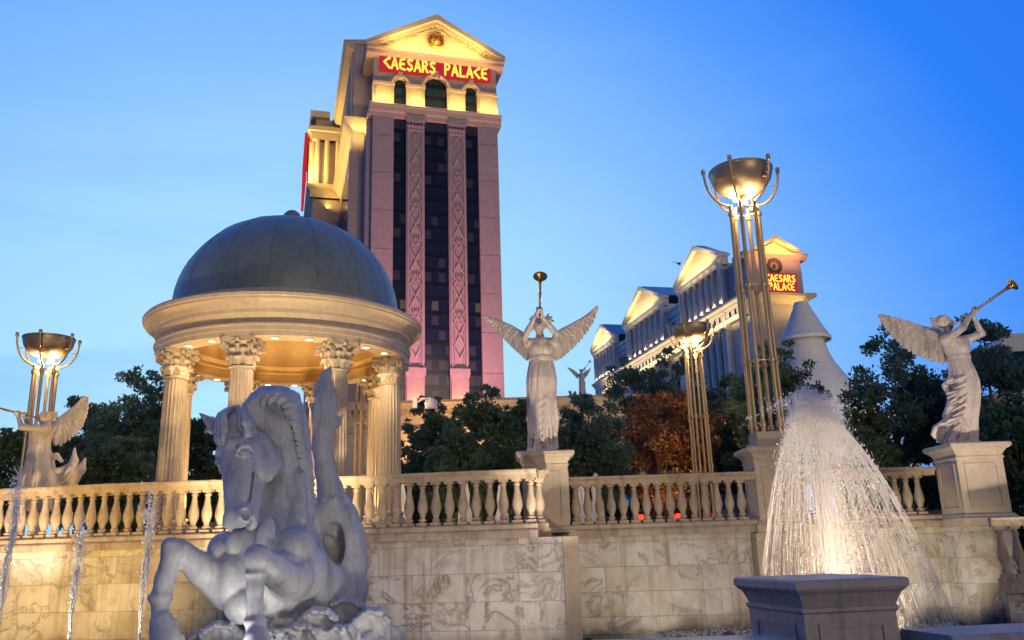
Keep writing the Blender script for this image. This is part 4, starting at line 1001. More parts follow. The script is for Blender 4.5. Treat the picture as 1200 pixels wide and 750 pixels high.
# ---- middle angel, facing the viewer
D = 16.75
J = lambda x, y, d=0.: U(x, y, D+d)
org = J(635.5, 529)
ang = empty('angel_statue', tuple(org)); tag(ang, 'white winged angel blowing a gold trumpet skyward on the middle pedestal', 'statue', 'trumpeting angel statues')
S = Sculpt(org+np.array([-.62, -.85, -.02]), org+np.array([.62, .55, 3.15]), H_)
def zc(y, x=635, d=0.): return J(x, y, d)[2]
rows = [(528, 635.5, 15.8, .24), (522, 635.5, 15.2, .235), (500, 634.5, 14.6, .225), (475, 635, 16.0, .23), (455, 635.3, 17.2, .25), (445, 635.2, 17.5, .26), (435, 635, 16.4, .235), (426, 634.6, 14.8, .20), (420, 634.4, 14.0, .185)]
z_ = [J(x, y)[2] for y, x, a_, b_ in rows]; X_ = [J(x, y)[0] for y, x, a_, b_ in rows]; A_ = [a_*D/1000 for y, x, a_, b_ in rows]; B_ = [b_ for *_, b_ in rows]
zlo, zhi = z_[0], z_[-1]
def fold(th, Z, v):
    t = np.clip((zhi-Z)/(zhi-zlo), 0, 1); amp = .03+.13*t**.7
    ph = .9*np.sin(Z*2.1)+.4*np.sin(Z*5+th*2)
    return 1+amp*(.55*np.sin(th*13+ph*1.2)+.35*np.sin(th*23+ph*2+1)+.35*np.sin(th*7-Z*1.5))
S.column(z_, X_, [D+.02+.03*math.sin(i) for i in range(len(rows))], A_, B_, .03, fold)
S.cone(J(628, 520, -.2), J(629, 528, -.27), .05, .05, .03); S.cone(J(641, 521, -.18), J(643, 528, -.25), .05, .05, .03)     # toes under the hem
S.cone(J(641, 470, -.17), J(640, 500, -.17), .085, .06, .08)                                                          # forward knee
trows = [(420, 634.3, 13.8, .18), (412, 634.4, 15.6, .20), (407, 634.2, 17.0, .205), (401, 633.5, 17.5, .19), (397, 633, 14.5, .15)]
g9 = np.random.default_rng(5)
for i in range(17):                                             # carved drapery ridges of the robe front
    u = -1+2*(i+.5)/17; x0_ = 635+u*12.5; x1_ = 635.5+u*15.5+g9.normal()*1.0; ys = g9.uniform(421, 462); ye = g9.uniform(505, 527); dd = lambda y, u_=u: -(.19+.05*(y-420)/108)*math.sqrt(max(.05, 1-u_*u_))-.012
    ym = (ys+ye)/2; S.chain([J(x0_+(x1_-x0_)*(y-420)/108+g9.normal()*.7, y, dd(y)) for y in (ys, ym-10, ym+10, ye)], [.012, .026, .028, .018], .022)
for i in range(7): S.chain([J(650-i*1.0, 452+i*9, -.10), J(640-i*.8, 466+i*9.5, -.245), J(629-i*.8, 474+i*10, -.235)], [.014, .022, .010], .022)
S.chain([J(649.5, 470, -.08), J(652.5, 490, -.05), J(650.5, 512, -.08), J(652, 524, -.06)], [.05, .055, .05, .05], .03)
z2 = [J(x, y)[2] for y, x, a_, b_ in trows]
S.column(z2, [J(x, y)[0] for y, x, a_, b_ in trows], [D+.0]*5, [a_*D/1000 for y, x, a_, b_ in trows], [b_ for *_, b_ in trows], .05,
         lambda th, Z, v: 1+.018*np.sin(th*17+Z*8)+.015*np.sin(th*29-Z*6))
for s_ in (-1, 1): S.ell(J(634.3+s_*6.2, 408.5, -.13), (.105, .10, .105), .05)
S.column([zc(421.5)-.02, zc(419.5)+.02], [J(634.4, 420)[0]]*2, [D]*2, [.248]*2, [.205]*2, .008)            # girdle
S.cone(J(633, 398, 0), J(632.5, 387, -.05), .085, .075, .05)                                            # neck
fdir = np.array([0, -.82, .57]); hp_ = J(632.2, 381, -.1); P = head(S, hp_, fdir, (0, .57, .82), .155)
for i in range(26):                                             # swept hair with curls
    a_ = rng.uniform(-1, 1); b_ = rng.uniform(.05, 1)
    p0 = P(.45-1.0*b_, .78-.15*abs(a_)*b_, a_*.55); p1 = P(-.25-.9*b_, .95-.9*b_+.25*math.sin(i), a_*.95); S.cone(p0, p1, .034, .022, .012)
S.ell(P(-1.05, .25, 0), (.09, .085, .09), .03)
for (x, y) in ((646.5, 371), (643, 368), (649, 376), (620.5, 374), (623, 371)): S.cone(J(632+(x-632)*.6, 376, .03), J(x, y, .08), .05, .018, .03)
ha, hb = J(632.2, 378, -.30), J(633.1, 324, -1.45)
tdir = (hb-ha)/np.linalg.norm(hb-ha); g1 = ha+(hb-ha)*.30; g2 = ha+(hb-ha)*.20
for (sh, el, g_, s_) in ((J(617.5, 402, 0), J(614.2, 396, -.34), g1, -1), (J(650, 402, 0), J(652, 391.5, -.34), g2, 1)):
    S.cone(sh, el, .088, .066, .05); S.ell(sh, (.10, .10, .10), .05); wr = g_+np.array([s_*.05, .03, -.06]); S.cone(el, wr, .062, .038, .025); S.cone(el+(wr-el)*.25, el+(wr-el)*.5, .062, .05, .03)
    hand(S, g_, tdir, (s_, .25, -.3), None, .19)
S.column([zc(530.5)-.0, zc(527)], [org[0]]*2, [D]*2, [.31, .29], [.30, .28], .01)
sculpt_obj('body', S, MT['statue'], ang, org)
trumpet(ha, hb, ang, org)
RB = .22
for nm, root, lead, trail in (
    ('l', None, [(622, 408, RB), (612, 392, .30), (600, 384, .36), (584, 376.5, .40), (567, 372, .42)], [(619, 424, .2), (611, 417, .26), (604, 411, .3), (597, 404, .33), (590, 396.5, .36), (580, 386, .39), (568, 374, .42)]),
    ('r', None, [(646, 408, RB), (655, 390, .30), (668, 383, .36), (685, 373, .40), (700.5, 359.5, .42)], [(649, 424, .2), (658, 420, .26), (668, 411, .3), (678, 401.5, .33), (687, 391, .36), (695, 378, .39), (701.5, 361, .42)])):
    m = wing_mesh(None, [J(*p)-org for p in lead], [J(*p)-org for p in trail], (0, -1, .1), .05, 15)
    m.build('wing', MT['statue'], ang, 45)
# ---- right angel, in profile
D = 16.5
org = J(1128, 520)
ang2 = empty('angel_statue', tuple(org)); tag(ang2, 'white winged angel in profile raising its trumpet up to the right', 'statue', 'trumpeting angel statues')
S = Sculpt(org+np.array([-.75, -.75, -.02]), org+np.array([1.25, .6, 2.95]), H_)
rows = [(519, 1124, 20, .27), (510, 1126, 18.5, .25), (495, 1129, 15.5, .23), (478, 1131, 15.5, .24), (460, 1131, 16.5, .26), (447, 1130, 16.2, .26), (435, 1127, 14.2, .24), (425, 1124.3, 12.6, .2), (418.5, 1123.6, 12.0, .185)]
z_ = [J(x, y)[2] for y, x, a_, b_ in rows]; zlo, zhi = z_[0], z_[-1]
S.column(z_, [J(x, y)[0] for y, x, a_, b_ in rows], [D]*len(rows), [a_*D/1000 for y, x, a_, b_ in rows], [b_ for *_, b_ in rows], .03, fold)
for (p, q, r1_, r2_) in (((1118, 440), (1107, 452), .07, .05), ((1107, 452), (1113, 466), .055, .04), ((1117, 465), (1108, 488), .07, .06), ((1110, 486), (1120, 492), .05, .05), ((1118, 488), (1097, 502), .07, .065),
                         ((1097, 502), (1093, 509), .06, .04), ((1115, 500), (1096, 512), .07, .05), ((1118, 510), (1102, 517), .08, .05), ((1126, 455), (1112, 480), .05, .04)):
    S.cone(J(*p, -.02), J(*q, .02), r1_, r2_, .035)
for i in range(16):                                             # diagonal drapery ridges
    y0_ = 430+i*5.4; x0_ = 1139+2.5*math.sin(i*1.3); S.chain([J(x0_, y0_, -.17), J(x0_-11, y0_+12+3*math.sin(i), -.235), J(x0_-26+3*math.sin(i*2), y0_+20, -.17)], [.018, .028, .02], .03)
trows = [(419, 1123.6, 11.6, .18), (411, 1122, 14.2, .2), (405, 1120.5, 15.6, .2), (399, 1119, 15.5, .18), (395, 1117, 11, .13)]
S.column([J(x, y)[2] for y, x, a_, b_ in trows], [J(x, y)[0] for y, x, a_, b_ in trows], [D]*5, [a_*D/1000 for y, x, a_, b_ in trows], [b_ for *_, b_ in trows], .05, lambda th, Z, v: 1+.02*np.sin(th*15+Z*8))
S.ell(J(1128, 408, -.12), (.10, .10, .10), .05); S.ell(J(1129, 408, .1), (.10, .10, .10), .05)
S.column([zc(420.5, 1123), zc(417.5, 1123)], [J(1123.6, 419)[0]]*2, [D]*2, [.222]*2, [.2]*2, .008)
S.cone(J(1114, 398), J(1110, 387), .08, .072, .05)
hp_ = J(1106.5, 378.5, 0); P = head(S, hp_, (.93, -.25, .22), (-.2, 0, 1), .155)
for i in range(26):
    a_ = rng.uniform(-1, 1); b_ = rng.uniform(.05, 1); p0 = P(.45-1.0*b_, .78-.15*abs(a_)*b_, a_*.55); p1 = P(-.25-.95*b_, .95-.9*b_+.25*math.sin(i), a_*.95); S.cone(p0, p1, .034, .022, .012)
for (x, y) in ((1090, 373), (1091, 378), (1093, 382)): S.cone(J(1101, 377, 0), J(x, y, 0), .075, .02, .03)
ha, hb = J(1115, 383, -.12), J(1187, 333, -.35); tdir = (hb-ha)/np.linalg.norm(hb-ha); g1 = J(1143.5, 362.5, -.22); g2 = J(1140, 365.5, -.20)
sh = J(1108, 399, -.16); S.ell(sh, (.11, .10, .11), .05); el = J(1128, 384.5, -.3); S.cone(sh, el, .088, .064, .05); S.cone(el, g1+np.array([-.06, 0, -.05]), .062, .038, .025)
hand(S, g1, tdir, (.2, 0, -1), None, .19)
sh = J(1133, 398, .17); S.cone(J(1124, 400, .1), sh, .10, .085, .05); el = J(1151, 391, .0); S.cone(sh, el, .08, .066, .05); S.cone(el, g2+np.array([.02, .04, -.1]), .062, .04, .025)
hand(S, g2-tdir*.0+np.array([-.14, .02, -.1]), tdir, (.4, .8, -.6), None, .17)
S.column([zc(521, 1126)-.0, zc(518, 1126)], [J(1127, 520)[0]]*2, [D]*2, [.36, .34], [.32, .3], .01)
sculpt_obj('body', S, MT['statue'], ang2, org)
trumpet(ha, hb, ang2, org)
lead = [(1112, 402, .18), (1102, 395, .24), (1090, 390, .3), (1070, 381, .36), (1048, 374, .40), (1030, 369, .43)]
trail = [(1108, 427, .16), (1096, 425, .2), (1083, 421, .24), (1070, 415, .28), (1058, 407, .32), (1046, 396, .37), (1036, 383, .40), (1030, 371, .43)]
wing_mesh(None, [J(*p)-org for p in lead], [J(*p)-org for p in trail], (.15, -1, .1), .05, 17).build('wing', MT['statue'], ang2, 45)
lead = [(1118, 400, .3), (1110, 393, .5), (1098, 387, .75), (1080, 384, 1.0), (1062, 382, 1.2)]
trail = [(1112, 424, .3), (1100, 418, .5), (1088, 411, .75), (1074, 400, 1.0), (1063, 384, 1.2)]
wing_mesh(None, [J(*p)-org for p in lead], [J(*p)-org for p in trail], (.6, -1, .1), .045, 13).build('wing', MT['statue'], ang2, 45)
# ---- left angel, in profile to the left, feet hidden by the balustrade
D = 17.4
org = J(45, 600); org = np.array([org[0], D, 2.0])
ang3 = empty('angel_statue', tuple(org)); tag(ang3, 'white winged angel facing left behind the balustrade at the left edge', 'statue', 'trumpeting angel statues')
S = Sculpt(org+np.array([-1.2, -.7, -.0]), org+np.array([1.0, .7, 2.75]), H_*1.1)
rows = [(600, 42, 21, .30), (570, 44.5, 20, .28), (555, 46.5, 17.5, .27), (540, 47, 14.5, .25), (530, 47, 12.2, .22), (522, 47, 10.6, .19)]
z_ = [J(x, y)[2] for y, x, a_, b_ in rows]; zlo, zhi = z_[0], z_[-1]
S.column(z_, [J(x, y)[0] for y, x, a_, b_ in rows], [D]*len(rows), [a_*D/1000 for y, x, a_, b_ in rows], [b_ for *_, b_ in rows], .03, fold)
trows = [(522.5, 47, 10.4, .18), (515, 47.5, 12.2, .2), (508, 49, 14, .2), (502, 51, 14, .18), (498.5, 53, 10, .13)]
S.column([J(x, y)[2] for y, x, a_, b_ in trows], [J(x, y)[0] for y, x, a_, b_ in trows], [D]*5, [a_*D/1000 for y, x, a_, b_ in trows], [b_ for *_, b_ in trows], .05, lambda th, Z, v: 1+.02*np.sin(th*15+Z*8))
S.ell(J(41, 509, -.12), (.10, .10, .10), .05); S.cone(J(54, 502), J(55.5, 494), .08, .072, .05)
S.column([zc(524, 47), zc(521, 47)], [J(47, 522)[0]]*2, [D]*2, [.20]*2, [.2]*2, .008)
hp_ = J(55, 488, 0); P = head(S, hp_, (-.93, -.25, .1), (.1, 0, 1), .155)
for i in range(26):
    a_ = rng.uniform(-1, 1); b_ = rng.uniform(.05, 1); p0 = P(.45-1.0*b_, .78-.15*abs(a_)*b_, a_*.55); p1 = P(-.25-.95*b_, .95-.9*b_+.25*math.sin(i), a_*.95); S.cone(p0, p1, .034, .022, .012)
for (x, y) in ((68, 483), (67, 488), (62, 479), (57, 477)): S.cone(J(58, 485), J(x, y), .06, .018, .03)
ha, hb = J(47, 490.5, -.1), J(-30, 471, -.5); tdir = (hb-ha)/np.linalg.norm(hb-ha); g1 = J(20, 484, -.28); g2 = J(28, 485.5, -.2)
sh = J(53, 503, -.16); S.ell(sh, (.105, .10, .105), .05); el = J(25.5, 501, -.34); S.cone(sh, el, .086, .062, .05); S.cone(el, g1+np.array([.02, .02, -.07]), .058, .038, .025); hand(S, g1, tdir, (.1, .1, -1), None, .17)
sh = J(47, 502, .17); el = J(33, 499, .05); S.cone(sh, el, .08, .062, .05); S.cone(el, g2+np.array([.02, .03, -.08]), .056, .038, .025); hand(S, g2, tdir, (.1, .4, -1), None, .16)
# wind-blown cloak end curling up behind
for (pts, rs) in (([(60, 560), (72, 566), (82, 556), (87, 540), (87.5, 525)], (.16, .15, .12, .07, .02)), ([(74, 566), (86, 562), (95, 550), (99.5, 538)], (.12, .10, .08, .03)),
                  ([(56, 540), (66, 534), (72, 540)], (.07, .05, .04)), ([(58, 552), (70, 552), (80, 545)], (.06, .06, .03)), ([(60, 575), (75, 577), (88, 572)], (.15, .13, .08))):
    S.chain([J(x, y, .05) for x, y in pts], rs, .05, flat=((0, 1, 0), 1.2))
for i in range(7): S.chain([J(60+i*2.2, 566-i*1.5, -.10), J(72+i*2, 562-i*2.5, -.14), J(82+i*.8, 545-i*2, -.08)], [.02, .025, .012], .02)
sculpt_obj('body', S, MT['statue'], ang3, org)
trumpet(ha, hb, ang3, org)
lead = [(62, 506, .15), (66, 496, .2), (78, 486, .28), (90, 476, .34), (100.5, 464.5, .4)]
trail = [(62, 522, .15), (70, 523, .2), (80, 517, .25), (90, 508, .3), (97.5, 498, .35), (102, 484, .38), (102, 468, .4)]
wing_mesh(None, [J(*p)-org for p in lead], [J(*p)-org for p in trail], (-.1, -1, .1), .05, 14).build('wing', MT['statue'], ang3, 45)
# ---- distant angel on the podium roof
D_ = 66.0; o4 = U(682.5, 468.5, D_)
a4 = copy_tree(ang); a4.location = tuple(o4); a4.scale = (1.0,)*3; a4.rotation_euler.z = R_(28)
sc_ = (U(682.5, 432, D_)[2]-o4[2])/2.75; a4.scale = (sc_,)*3
a4['label'] = 'small distant angel with trumpet standing on the low building roofline'
# ------------------------------------------------------------------ the horse fountain sculpture
D = 10.0
J = lambda x, y, d=0.: U(x, y, D+d)
org = np.array([J(320, 700, .3)[0], D+.3, .12])
horse = empty('horse_statue', tuple(org)); tag(horse, 'grey rearing sea horse statue with coiled fish tail in the fountain basin', 'statue')
S = Sculpt(np.array([J(160, 700, -.6)[0], 8.75, .0]), np.array([J(480, 700, 0)[0]+.35, 11.9, 4.25]), .0155)
# neck, chest, trunk
S.chain([J(300, 482, .14), J(320, 500, .30), J(331, 540, .42), J(331, 590, .38), J(325, 640, .28)], [.18, .24, .29, .35, .46], .1)
S.ell(J(314, 672, .22), (.56, .50, .55), .12)
S.chain([J(330, 665, .35), J(362, 690, .75), J(396, 702, .95)], [.52, .46, .34], .1)
S.ell(J(273, 678, -.12), (.19, .23, .30), .02); S.ell(J(289, 708, -.10), (.25, .25, .22), .02); S.ell(J(262, 645, .02), (.17, .25, .20), .02)
S.ell(J(277, 636, -.08), (.12, .2, .2), .018); S.ell(J(313, 640, -.18), (.13, .2, .34), .06, [[1, 0, 0], [0, 1, 0], [0, 0, 1]])
S.ell(J(345, 640, -.08), (.23, .26, .22), .02); S.ell(J(362, 662, .1), (.2, .27, .26), .02); S.ell(J(331, 662, -.2), (.16, .17, .25), .022)
S.chain([J(296, 612, -.02), J(286, 660, -.18)], [.1, .08], .06); S.chain([J(352, 560, .2), J(350, 610, .05), J(330, 650, -.12)], [.08, .08, .05], .06)
for i in range(9):      # folds of skin where the throat bends
    S.chain([J(319+i*1.2, 547+i*5.2, .155+.004*i), J(327+i*1.0, 542+i*5.4, .125), J(339+i*.5, 533+i*6, .145)], [.012, .024, .010], .018)
for i in range(6): S.chain([J(366+i*4, 660+i*5, .12+i*.09), J(360+i*4, 685+i*4, .16+i*.09), J(345+i*4, 712+i*2, .3+i*.07)], [.02, .026, .02], .035)   # ribs
# foreleg on the viewer's left
S.chain([J(270, 690, .0), J(238, 668, -.22), J(211, 646, -.42)], [.24, .165, .125], .06)
S.chain([J(262, 682, -.1), J(232, 660, -.30)], [.12, .07], .05)
S.ell(J(205, 645, -.44), (.145, .14, .13), .04); S.ell(J(200, 638, -.5), (.10, .09, .08), .03)
S.chain([J(203, 650, -.46), J(193, 678, -.48), J(188, 698, -.48)], [.118, .098, .095], .04); S.ell(J(188, 700, -.47), (.13, .13, .075), .025)
S.chain([J(188, 702, -.48), J(188, 718, -.52), J(189, 728, -.54)], [.105, .085, .10], .03); S.chain([J(190, 729, -.55), J(195, 752, -.60)], [.125, .165], .015)
S.ell(J(193, 729, -.5), (.15, .15, .05), .02)
for i in range(9): S.cone(J(205-i*1.4, 660+i*4.6, -.36), J(211-i*1.3, 666+i*4.4, -.31), .035, .012, .015)     # leg fin
# foreleg in the middle
S.chain([J(352, 672, .0), J(338, 682, -.3), J(316, 664, -.68), J(305, 654, -.82)], [.30, .20, .15, .12], .06)
S.chain([J(345, 660, -.15), J(318, 655, -.6)], [.12, .08], .05)
S.ell(J(301, 652, -.86), (.125, .13, .12), .04); S.ell(J(299, 646, -.9), (.085, .08, .07), .03)
S.chain([J(301, 660, -.86), J(299, 690, -.86), J(299, 722, -.86)], [.105, .082, .088], .04); S.ell(J(299, 672, -.86), (.11, .11, .04), .02); S.ell(J(299, 728, -.86), (.115, .12, .065), .025)
S.chain([J(299, 732, -.87), J(301, 746, -.92)], [.095, .105], .03); S.chain([J(301, 748, -.94), J(306, 772, -.99)], [.12, .16], .015); S.ell(J(302, 748, -.9), (.14, .14, .05), .02)
# coil and tail
ring = [J(394, 704, .85), J(408, 690, .9), J(411, 662, .95), J(409, 630, .98), J(399, 606, 1.0), J(385, 598, .98), J(370, 606, .95), J(362, 630, .92), J(366, 660, .95)]
S.chain(ring, [.30, .23, .20, .20, .21, .20, .19, .17, .15], .06)
S.ell(J(391, 640, 1.22), (.28, .14, .42), .03); S.ell(J(390, 640, .76), (.14, .34, .29), .03, sub=True)
S.chain([J(390, 588, .98), J(387, 574, .97), J(381, 552, .95), J(377, 524, .95), J(377, 506, .95)], [.20, .155, .125, .115, .12], .05)
S.column([J(388, 581)[2], J(388, 577)[2]], [J(388, 579, .95)[0]]*2, [10.96]*2, [.215, .20], [.19, .18], .02, lambda th, Z, v: 1+.07*np.sin(th*9))
fl = ((.25, 1, 0), .42)
S.chain([J(377, 512, .95), J(381, 494, .93), J(379, 472, .92), J(378, 454, .93), J(382.5, 440, .93), J(389.5, 427, .94)], [.115, .145, .115, .10, .065, .008], .03, flat=fl)
S.chain([J(384, 500, .93), J(395, 495, .92), J(403, 486, .92)], [.08, .05, .010], .03, flat=fl); S.chain([J(370, 482, .92), J(363, 474, .92)], [.07, .018], .03, flat=fl)
S.chain([J(388, 482, .93), J(392, 465, .93), J(389, 450, .93)], [.07, .05, .02], .03, flat=fl); S.chain([J(372, 462, .92), J(369, 450, .92)], [.05, .012], .02, flat=fl)
for i in range(5): S.chain([J(368+i*4.6, 512-i*1.0, .88), J(368+i*5.0, 488-i*1, .84), J(371+i*3.6, 466-i, .86), J(379+i*1.6, 446-i*1.5, .9)], [.02, .028, .022, .01], .015)
for i in range(12):     # soft scale rows round the coil
    a0_ = R_(-75+i*19); cx_s, cy_s = 394, 640
    S.cone(J(cx_s+21*math.cos(a0_), cy_s-36*math.sin(a0_), .86), J(cx_s+31*math.cos(a0_), cy_s-50*math.sin(a0_), .92), .026, .02, .03)
# ---- head
h0, h1 = J(277, 486, -.02), J(279, 603, -.46)
n_ = h1-h0; HL = np.linalg.norm(n_); n_ /= HL
l_ = np.array([.80, -.60, 0]); l_ -= n_*(l_@n_); l_ /= np.linalg.norm(l_); f_ = np.cross(n_, l_)
if f_@np.array([-.6, -.7, .2]) < 0: f_ = -f_
HM = [n_, f_, l_]; hs = 1.17
def HP(n, f, l): return h0+n_*n*HL+f_*f*hs+l_*l*hs
S.ell(HP(.20, -.03, 0), (.32, .20, .20), .06, HM)
for s_ in (-1, 1):
    S.ell(HP(.42, -.19, .120*s_), (.30, .25, .098), .022, HM)
    S.cone(HP(.42, .0, .10*s_), HP(1.0, .03, .05*s_), .11, .065, .05)
    S.cone(HP(.56, -.03, .155*s_), HP(.88, -.03, .105*s_), .030, .014, .03)            # facial crest
    S.chain([HP(.37, .135, .08*s_), HP(.385, .075, .155*s_), HP(.37, -.03, .175*s_)], [.05, .052, .04], .04)       # brow
    S.chain([HP(.485, .125, .14*s_), HP(.475, .05, .222*s_), HP(.46, -.05, .232*s_)], [.03, .055, .03], .015, sub=True)
    S.ell(HP(.485, .045, .172*s_), (.040, .062, .045), .005, HM)
    S.chain([HP(.50, .118, .128*s_), HP(.443, .090, .185*s_), HP(.432, .03, .208*s_), HP(.455, -.04, .205*s_)], [.016, .034, .034, .014], .008)   # upper lid
    S.chain([HP(.485, .108, .155*s_), HP(.468, .06, .222*s_), HP(.468, .0, .228*s_)], [.010, .026, .012], .005, sub=True)
    S.chain([HP(.51, .11, .135*s_), HP(.53, .05, .185*s_), HP(.50, -.03, .200*s_)], [.010, .016, .010], .010)
    S.chain([HP(.62, -.10, .145*s_), HP(.80, -.09, .115*s_), HP(.97, -.06, .10*s_)], [.016, .018, .012], .02)
    S.ell(HP(1.02, .02, .085*s_), (.10, .09, .075), .03, HM)
S.cone(HP(.30, .04, 0), HP(.98, .045, 0), .15, .085, .05)
S.cone(HP(.60, -.22, 0), HP(.98, -.14, 0), .13, .085, .07)
S.ell(HP(1.0, -.02, 0), (.14, .145, .135), .05, HM); S.ell(HP(1.035, -.155, 0), (.10, .065, .085), .03, HM)
S.ell(HP(1.07, -.105, 0), (.06, .014, .13), .015, HM, sub=True)
for s_ in (-1, 1):
    S.chain([HP(1.08, -.10, .07*s_), HP(1.02, -.115, .12*s_), HP(.96, -.125, .125*s_)], [.014, .014, .008], .012, sub=True)
    S.chain([HP(1.0, .075, .07*s_), HP(1.07, .06, .10*s_), HP(1.095, .0, .115*s_), HP(1.05, -.04, .115*s_)], [.03, .032, .028, .02], .015)   # nostril rim
    S.ell(HP(1.055, .025, .135*s_), (.060, .050, .050), .010, HM, sub=True)
# jaw line and throat
S.chain([HP(.62, -.30, .10), HP(.48, -.38, .12), HP(.34, -.38, .13)], [.04, .05, .04], .05)
# ears
def ear(b, t, inw):
    b, t = np.array(b), np.array(t); v = t-b; m1 = b+v*.35; S.chain([b, m1, t], [.060, .088, .010], .02)
    S.chain([b+v*.10+inw*.065, b+v*.42+inw*.060, b+v*.80+inw*.026], [.040, .060, .012], .008, sub=True)
inw = np.array([-.35, -.9, .15]); ear(J(261, 507, -.02), J(233.5, 484, .08), inw)
inw = np.array([-.75, -.65, -.1]); ear(J(290, 508, -.34), J(278.5, 474, -.30), inw)
SB = S
S = Sculpt(np.array([J(238, 560, -.5)[0], 9.2, J(300, 625, 0)[2]]), np.array([J(395, 560, 0)[0]+.1, 10.85, J(300, 450, 0)[2]]), .0105)
r_ = np.random.default_rng(3)
def lock(pts, rs, side, n=4, r=.02, spread=1.0):
    """a lock of hair: thin strands lying side by side over a core; side = direction across the lock"""
    pts = [np.array(p) for p in pts]; side = np.array(side, float); side /= np.linalg.norm(side)
    S.chain(pts, [max(.006, q*.7) for q in rs], .01)
    dep = np.array([-.35, -.93, .1])
    for j in range(n):
        u = ((j+.5)/n-.5)*2
        S.chain([p+side*u*q*spread+dep*q*(.55*(1-u*u)+.25)+.005*r_.normal(size=3) for p, q in zip(pts, rs)], [max(.005, min(r, q*.5+.004)) for q in rs], .003)
for i, q in enumerate((-.9, -.5, -.1, .3, .6)):
    e = .44-.20*abs(q)+.03*math.sin(i*2.3)
    lock([HP(-.05, .03, .05*q), HP(.02, .14, .10*q), HP(.10, .20, .15*q+.02*math.sin(i)), HP(e*.75, .17, .12*q-.01), HP(e, .14, .08*q-.05)], [.035, .05, .048, .034, .004], l_, 4, .018)
crest = np.array([(294, 474), (306, 465), (322, 461.5), (337, 466), (345, 479), (350, 500), (354, 530), (358, 560), (361, 600)], float)
def cr_at(t):
    L = len(crest)-1; i = min(int(t*L), L-1); u = t*L-i; return crest[i]*(1-u)+crest[i+1]*u
pts = [J(*(cr_at(t)+(3, 8)), .18+.24*t) for t in np.linspace(0, 1, 14)]
S.chain(pts, [.08, .09, .10, .11, .12, .12, .11, .10, .10, .09, .08, .07, .06, .05], .05)
for i in range(13):
    t_ = i/12*.58; x, y = cr_at(t_); d = cr_at(min(1, t_+.03))-cr_at(max(0, t_-.03)); d /= np.linalg.norm(d); nn = np.array([d[1], -d[0]])
    w = r_.uniform(.8, 1.3); d0 = .06+.25*t_; P2 = lambda a_, b_: (x+d[0]*a_+nn[0]*b_, y+d[1]*a_+nn[1]*b_); sd = np.array([d[0], 0, -d[1]])
    lock([J(*P2(-2, -13), d0+.08), J(*P2(-1, -7), d0-.04), J(*P2(2, -1), d0-.06), J(*P2(8, 5*w), d0+.05), J(*P2(15, 5*w), d0+.15), J(*P2(20, 0), d0+.2)], [.02, .06, .075, .068, .045, .004], sd, 5, .019)
    if i % 2: lock([J(*P2(4, -16), d0+.05), J(*P2(6, -10), d0-.07), J(*P2(10, -5), d0-.09), J(*P2(16, -4), d0-.02), J(*P2(21, -8), d0+.05)], [.012, .03, .036, .028, .004], sd, 3, .016)
for i in range(24):
    t_ = .52+i/23*.48; x, y = cr_at(t_); j = math.sin(i*1.9)
    S.chain([J(x-11, y-5, .10+.22*t_), J(x-5, y-6+j, .03+.22*t_), J(x+1, y-4, .05+.22*t_), J(x+8+j, y+1, .18+.22*t_), J(x+6, y+8, .32+.22*t_)], [.010, .026, .034, .026, .006], .004)
sculpt_obj('mane', S, MT['horse'], horse, org, 0)
S = SB
# splash and rock base
for (x, y, d, rx, ry, rz) in ((330, 800, .35, 1.0, .85, .72), (390, 770, .7, .55, .6, .5), (270, 790, .1, .45, .5, .42), (420, 790, .3, .55, .6, .55), (450, 820, .2, .5, .5, .6), (235, 830, .1, .5, .5, .5), (330, 850, .2, 1.5, 1.1, .5)):
    S.ell(J(x, y, d), (rx, ry, rz), .12)
def crest_wave(x, y, d, w, h, an=0):
    """scalloped curling crest with ribs running down"""
    ca, sa = math.cos(an), math.sin(an); c = J(x, y, d); n = 9
    top = []
    for i in range(n):
        u = (i/(n-1)-.5)*2; p = c+np.array([ca*u*w, sa*u*w, -h*.20*u*u+.008*math.sin(i*2.4)]); f = np.array([sa, -ca, 0])
        top.append(p+f*.06)
        S.chain([p+f*(.10+.01*math.sin(i*3)), p+f*.03+np.array([0, 0, .02]), p-f*.02-np.array([0, 0, h*.35]), p+f*.06-np.array([u*w*.1*ca, 0, h])], [.022, .034, .045, .06], .022)
    S.chain(top, [.028]*n, .02)
for a in ((436, 716, .1, .19, .55), (405, 703, .45, .20, .5), (374, 716, .0, .20, .5), (352, 734, -.2, .2, .45), (262, 733, -.05, .22, .45), (240, 742, .15, .17, .5), (285, 728, .1, .2, .4), (330, 730, .0, .2, .4), (455, 738, .2, .16, .5), (400, 736, -.1, .2, .45), (320, 742, -.35, .22, .4)): crest_wave(*a, an=.15*math.sin(a[0]))
def rocky(X, Y, Z):
    m = np.clip((J(320, 712)[2]-Z)/.25, 0, 1)
    return -m*(.020*np.sin(X*23+4*np.sin(Y*9))*np.sin(Z*15+3*np.sin(X*6))+.012*np.sin(X*47+Z*20)*np.sin(Y*41))
S.offset((-9, 9.35, 0), (9, 12, J(320, 708)[2]), rocky)
sculpt_obj('body', S, MT['horse'], horse, org, 1)
m = MB(); m.lathe([(0, 0), (1.7, 0), (1.65, .25), (1.4, .4), (0, .42)], 40); m.build('base', MT['horse'], horse, 40, loc=(0, .1, -.1))
